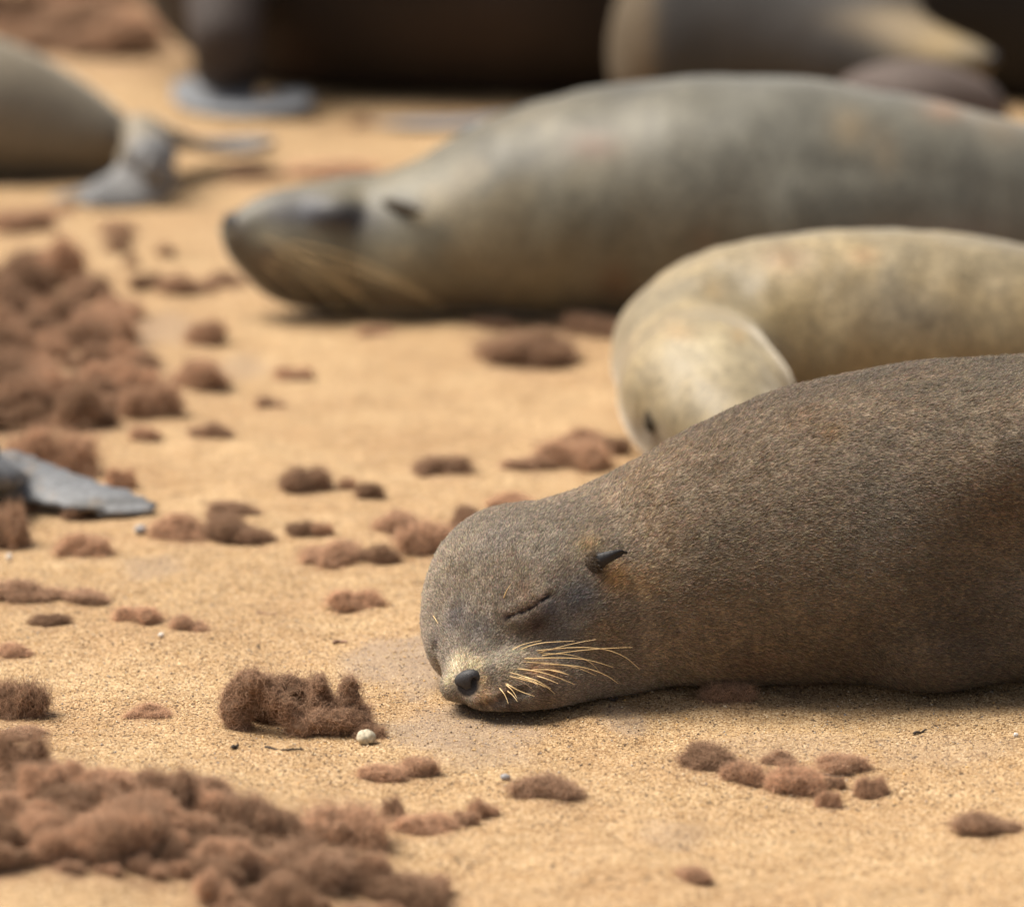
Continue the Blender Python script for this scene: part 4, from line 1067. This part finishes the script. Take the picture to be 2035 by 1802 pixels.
def lumpy(seed):
    """a ragged wad of several uneven lobes, unit footprint and height"""
    r = np.random.default_rng(seed); o = r.uniform(0, 40, 3); nl = r.integers(4, 8); lob = []
    for i in range(nl):
        c = np.array([r.uniform(-.34, .34), r.uniform(-.22, .22), r.uniform(.0, .16)])
        rad = np.array([r.uniform(.10, .24), r.uniform(.10, .2), r.uniform(.09, .22)]); an = r.uniform(-.7, .7)
        lob.append((c, rad, np.array([[math.cos(an), math.sin(an), 0], [-math.sin(an), math.cos(an), 0], [0, 0, 1]])))
    lob.append((np.array([0, 0, .02]), np.array([.34, .22, .09]), np.eye(3)))
    def f(P):
        q = P + .06 * np.stack([fbm(P * 5.5 + o + k * 7, 2) for k in range(3)], 1)
        d = np.full(len(P), 9.0)
        for c, rad, A in lob: d = smin(d, ell(q, c, rad, A), .025)
        return smax(d + .035 * fbm(P * 13 + o, 3), -P[:, 2], .02)
    V, Q = surface(f, axis((-.7, .7, .034)), axis((-.55, .55, .034)), axis((-.06, .5, .03)), 1)
    V[:, 0] /= np.ptp(V[:, 0]); V[:, 1] *= 0.85 / np.ptp(V[:, 1]); V[:, 2] -= max(V[:, 2].min(), -.02); V[:, 2] /= V[:, 2].max()
    return V, Q
PROTO = []
for i in range(12):
    V, Q = lumpy(100 + i)
    o = mesh_obj('fur_clump', V, Q, M_CLUMP)
    Ps = fibres(V * np.array([1, 1, 0.5]), Q, 3900, 0.31, 50 + i, 0.003, up=0.45, curl=1.5)
    Ps[..., 2] *= 2.0
    h = hair_obj('hair', Ps, np.array([.0026, .0026, .0024, .0021, .0016, .0008]), M_CLUMPHAIR, o)
    PROTO.append((o, h))
used = set()
for i, (c, p, d) in enumerate(zip(CLUMPS, CP, CD)):
    k = (i * 5 + 3 + i // 12) % len(PROTO)
    po, ph = PROTO[k]
    if k in used:
        o = po.copy(); h = ph.copy(); COL.objects.link(o); COL.objects.link(h); h.parent = o
    else:
        o, h = po, ph; used.add(k)
    wd = c[2] / F_PX * d * 0.95; ht = max(c[3] / F_PX * d - 0.19 * 0.5 * wd, 0.25 * c[3] / F_PX * d) * 0.86
    cy = p[1] + wd * 0.36
    heap = c[4] in (HEAP_FAR, HEAP_NEAR, HEAP_TOP)
    o.location = (p[0], cy, float(terrain(p[0], cy)[0]) - 0.06 * ht + (random.random() ** 2 * 0.5 * ht if heap else 0))
    if heap: ht *= random.uniform(0.6, 1.3)
    rz = random.uniform(-0.45, 0.45) + (math.pi if random.random() < 0.5 else 0)
    o.rotation_euler = (random.uniform(-.05, .05), random.uniform(-.08, .08), rz)
    o.scale = (wd, wd * random.uniform(0.8, 1.05), ht)
    tag(o, zone_label(c), 'fur clump', c[5])

# the large knobbed clump beside the seal's nose
bp_, bd = G(592, 1462); bp_ = bp_ + np.array([0, 0.02, 0])
BC = empty('fur_clump', bp_)
tag(BC, 'large knobbed fur clump with a dark hollow, left of the sleeping seal\'s nose', 'fur clump', 'tufts of shed fur lying on the sand')
def big_clump(P):
    q = P - bp_; q = q + 0.0035 * np.stack([fbm(q * 90 + k * 7, 3) for k in range(3)], 1)
    ch = lambda K, n=14: chain(q, chain_samples(K, n, (0.1, 1, 0.2)))
    d = ch([[-.060, 0, .002, .014, .013], [-.060, 0, .03, .014, .012], [-.048, 0, .047, .014, .010], [-.030, -.004, .040, .012, .009], [-.010, -.012, .020, .012, .008], [.004, -.016, .004, .012, .010]], 20)
    d = smin(d, ch([[.006, -.010, .008, .014, .011], [.03, -.012, .011, .014, .011], [.060, -.006, .009, .013, .011]]), .004)
    d = smin(d, ch([[.020, .010, .014, .009, .009], [.020, .009, .046, .0088, .0085]]), .004)
    d = smin(d, ch([[.050, .008, .012, .011, .011], [.050, .006, .043, .0105, .010]]), .004)
    d = smin(d, ch([[-.040, .034, .030, .013, .012], [-.01, .034, .034, .014, .010], [.02, .032, .024, .014, .010]]), .006)
    d = smin(d, ch([[-.05, .036, .010, .016, .014], [0, .036, .012, .016, .013], [.058, .028, .008, .014, .011]]), .006)
    d = d + 0.002 * fbm(q * 160, 2)
    return smax(d, -(P[:, 2] - float(terrain(bp_[0], bp_[1])[0]) + .002), .004)
bx = bp_
V, Q = surface(big_clump, axis((bx[0] - .1, bx[0] + .1, .0022)), axis((bx[1] - .05, bx[1] + .07, .0022)), axis((bx[2] - .012, bx[2] + .075, .0022)), 1)
mesh_obj('matted_core', V, Q, M_CLUMP, BC)
hair_obj('hair', fibres(V, Q, 15000, 0.014, 11, 0.0001, up=0.22, k=7, curl=1.5), np.array([.00014, .00014, .00013, .00012, .00011, .0001, .00006]), M_CLUMPHAIR, BC)

# ================================================================== pebbles and small debris
def pebble(name, u, v, wpx, hpx, mat, label, cat, seed, cleft=False, group=None):
    p, d = G(u, v); bm = bmesh.new(); bmesh.ops.create_icosphere(bm, subdivisions=4, radius=1.0)
    V = np.array([x.co[:] for x in bm.verts]); T = np.array([[x.index for x in f.verts] for f in bm.faces]); bm.free()
    V = V * (1 + 0.12 * fbm(V * 1.3 + seed, 3))[:, None]
    if cleft:
        V = V * (1 - 0.22 * np.exp(-(V[:, 0] + 0.35 * V[:, 2] - .1) ** 2 / 0.008) * (V[:, 1] < .2))[:, None]
    sx, sz = wpx / 2 / F_PX * d, hpx / 2 / F_PX * d
    V = V * np.array([sx, sx * 0.9, sz]) + np.array([p[0], p[1] + sx * .5, p[2] + sz * 0.85])
    o = mesh_obj(name, V - np.array([p[0], p[1], p[2]]), T, mat); o.location = [float(x) for x in p]
    return tag(o, label, cat, group)
M_PEB = plain('cream_stone', (0.50, 0.44, 0.32), 0.7, 0.3, 180, 0.4, 0.5)
M_PEBG = plain('grey_stone', (0.27, 0.255, 0.25), 0.6, 0.4, 200, 0.3, 0.4)
M_PEBW = plain('shell_white', (0.68, 0.62, 0.55), 0.5, 0.4, 200, 0.2, 0.3)
M_TWIG = plain('dry_twig', (0.055, 0.042, 0.034), 0.8, 0.2, 300, 0.5, 0.5)
M_FLAKE = plain('shell_flake', (0.26, 0.15, 0.10), 0.6, 0.3, 200, 0.4, 0.4)
pebble('pebble', 728, 1480, 37, 31, M_PEB, 'cream cleft pebble in front of the large knobbed fur clump', 'pebble', 3.1, True)
pebble('pebble', 280, 1062, 28, 20, M_PEBG, 'small smooth grey pebble below the grey flipper\'s tip', 'pebble', 8.4)
pebble('pebble', 1004, 1550, 20, 13, M_PEBG, 'small grey pebble left of the plump clump before the chin', 'pebble', 12.7)
pebble('shell_bit', 18, 1114, 12, 15, M_PEBW, 'tiny white shell bit under the rough clump at the left edge', 'shell', 5.5)
pebble('shell_bit', 320, 1266, 12, 9, M_PEBW, 'tiny white shell bit below the pair of dark tufts', 'shell', 6.5)
pebble('pebble', 2019, 1464, 10, 9, M_PEBW, 'tiny white pebble by the right edge before the seal\'s belly', 'pebble', 15.5)
def twig(pts, r, mat, label, cat, name='twig'):
    W = []
    for u, v in pts:
        p, d = G(u, v); W.append(p + np.array([0, 0, r * 0.8]))
    S = catmull(np.array(W), 10); S[:, 2] += r * 0.6 * np.sin(np.linspace(0, 9, 10))
    V, Fc = tube(S, r, r * 0.5, 6); o = mesh_obj(name, V - W[0], Fc, mat); o.location = [float(x) for x in W[0]]
    tag(o, label, cat)
twig([(528, 1486), (545, 1490), (570, 1491), (604, 1492)], 0.0014, M_TWIG, 'short dark twig below the large knobbed fur clump', 'twig')
twig([(462, 1489), (474, 1485)], 0.0022, M_TWIG, 'tiny dark crumb left of the short dark twig', 'twig')
twig([(662, 1280), (676, 1276), (690, 1279)], 0.0018, M_FLAKE, 'thin brown flake on the sand left of the seal\'s cheek', 'flake', 'flake')
twig([(510, 1219), (550, 1222)], 0.0010, M_FLAKE, 'thin straw of debris right of the paired tufts', 'straw', 'straw')
twig([(1210, 1392), (1228, 1393)], 0.0022, M_TWIG, 'dark crumb on the sand under the seal\'s throat', 'twig')
twig([(1816, 1460), (1830, 1456), (1842, 1453)], 0.0016, M_TWIG, 'thin dark twig on the sand before the seal\'s belly', 'twig')
twig([(1636, 1540), (1660, 1543), (1692, 1542)], 0.0010, M_TWIG, 'thin stalk lying under the flat tuft of the belly cluster', 'stalk', 'stalk')

# single shed hairs strewn over the sand
lr = np.random.default_rng(33); nL = 9000
ci = lr.integers(0, len(CP), nL); far = lr.random(nL) < .35
bx_ = CP[ci, 0] + lr.normal(0, 1, nL) * np.where(far, .16, .035); by_ = CP[ci, 1] + .02 + lr.normal(0, 1, nL) * np.where(far, .16, .04)
ang = lr.random(nL) * 6.28; pts = []; cx_, cy_ = bx_.copy(), by_.copy(); cur = lr.normal(0, .45, nL); ln = lr.uniform(.004, .014, nL)
for i in range(5):
    pts.append(np.stack([cx_, cy_, terrain(cx_, cy_) + .0006 + .0012 * np.abs(np.sin(i * 1.3 + ang))], 1)); ang = ang + cur; cx_ = cx_ + np.cos(ang) * ln / 4; cy_ = cy_ + np.sin(ang) * ln / 4
tag(hair_obj('loose_hairs', np.stack(pts, 1), np.array([.00012, .00014, .00014, .00013, .00008]), M_CLUMPHAIR), 'single brown shed hairs strewn thinly over the sand', 'shed hair', kind='stuff')
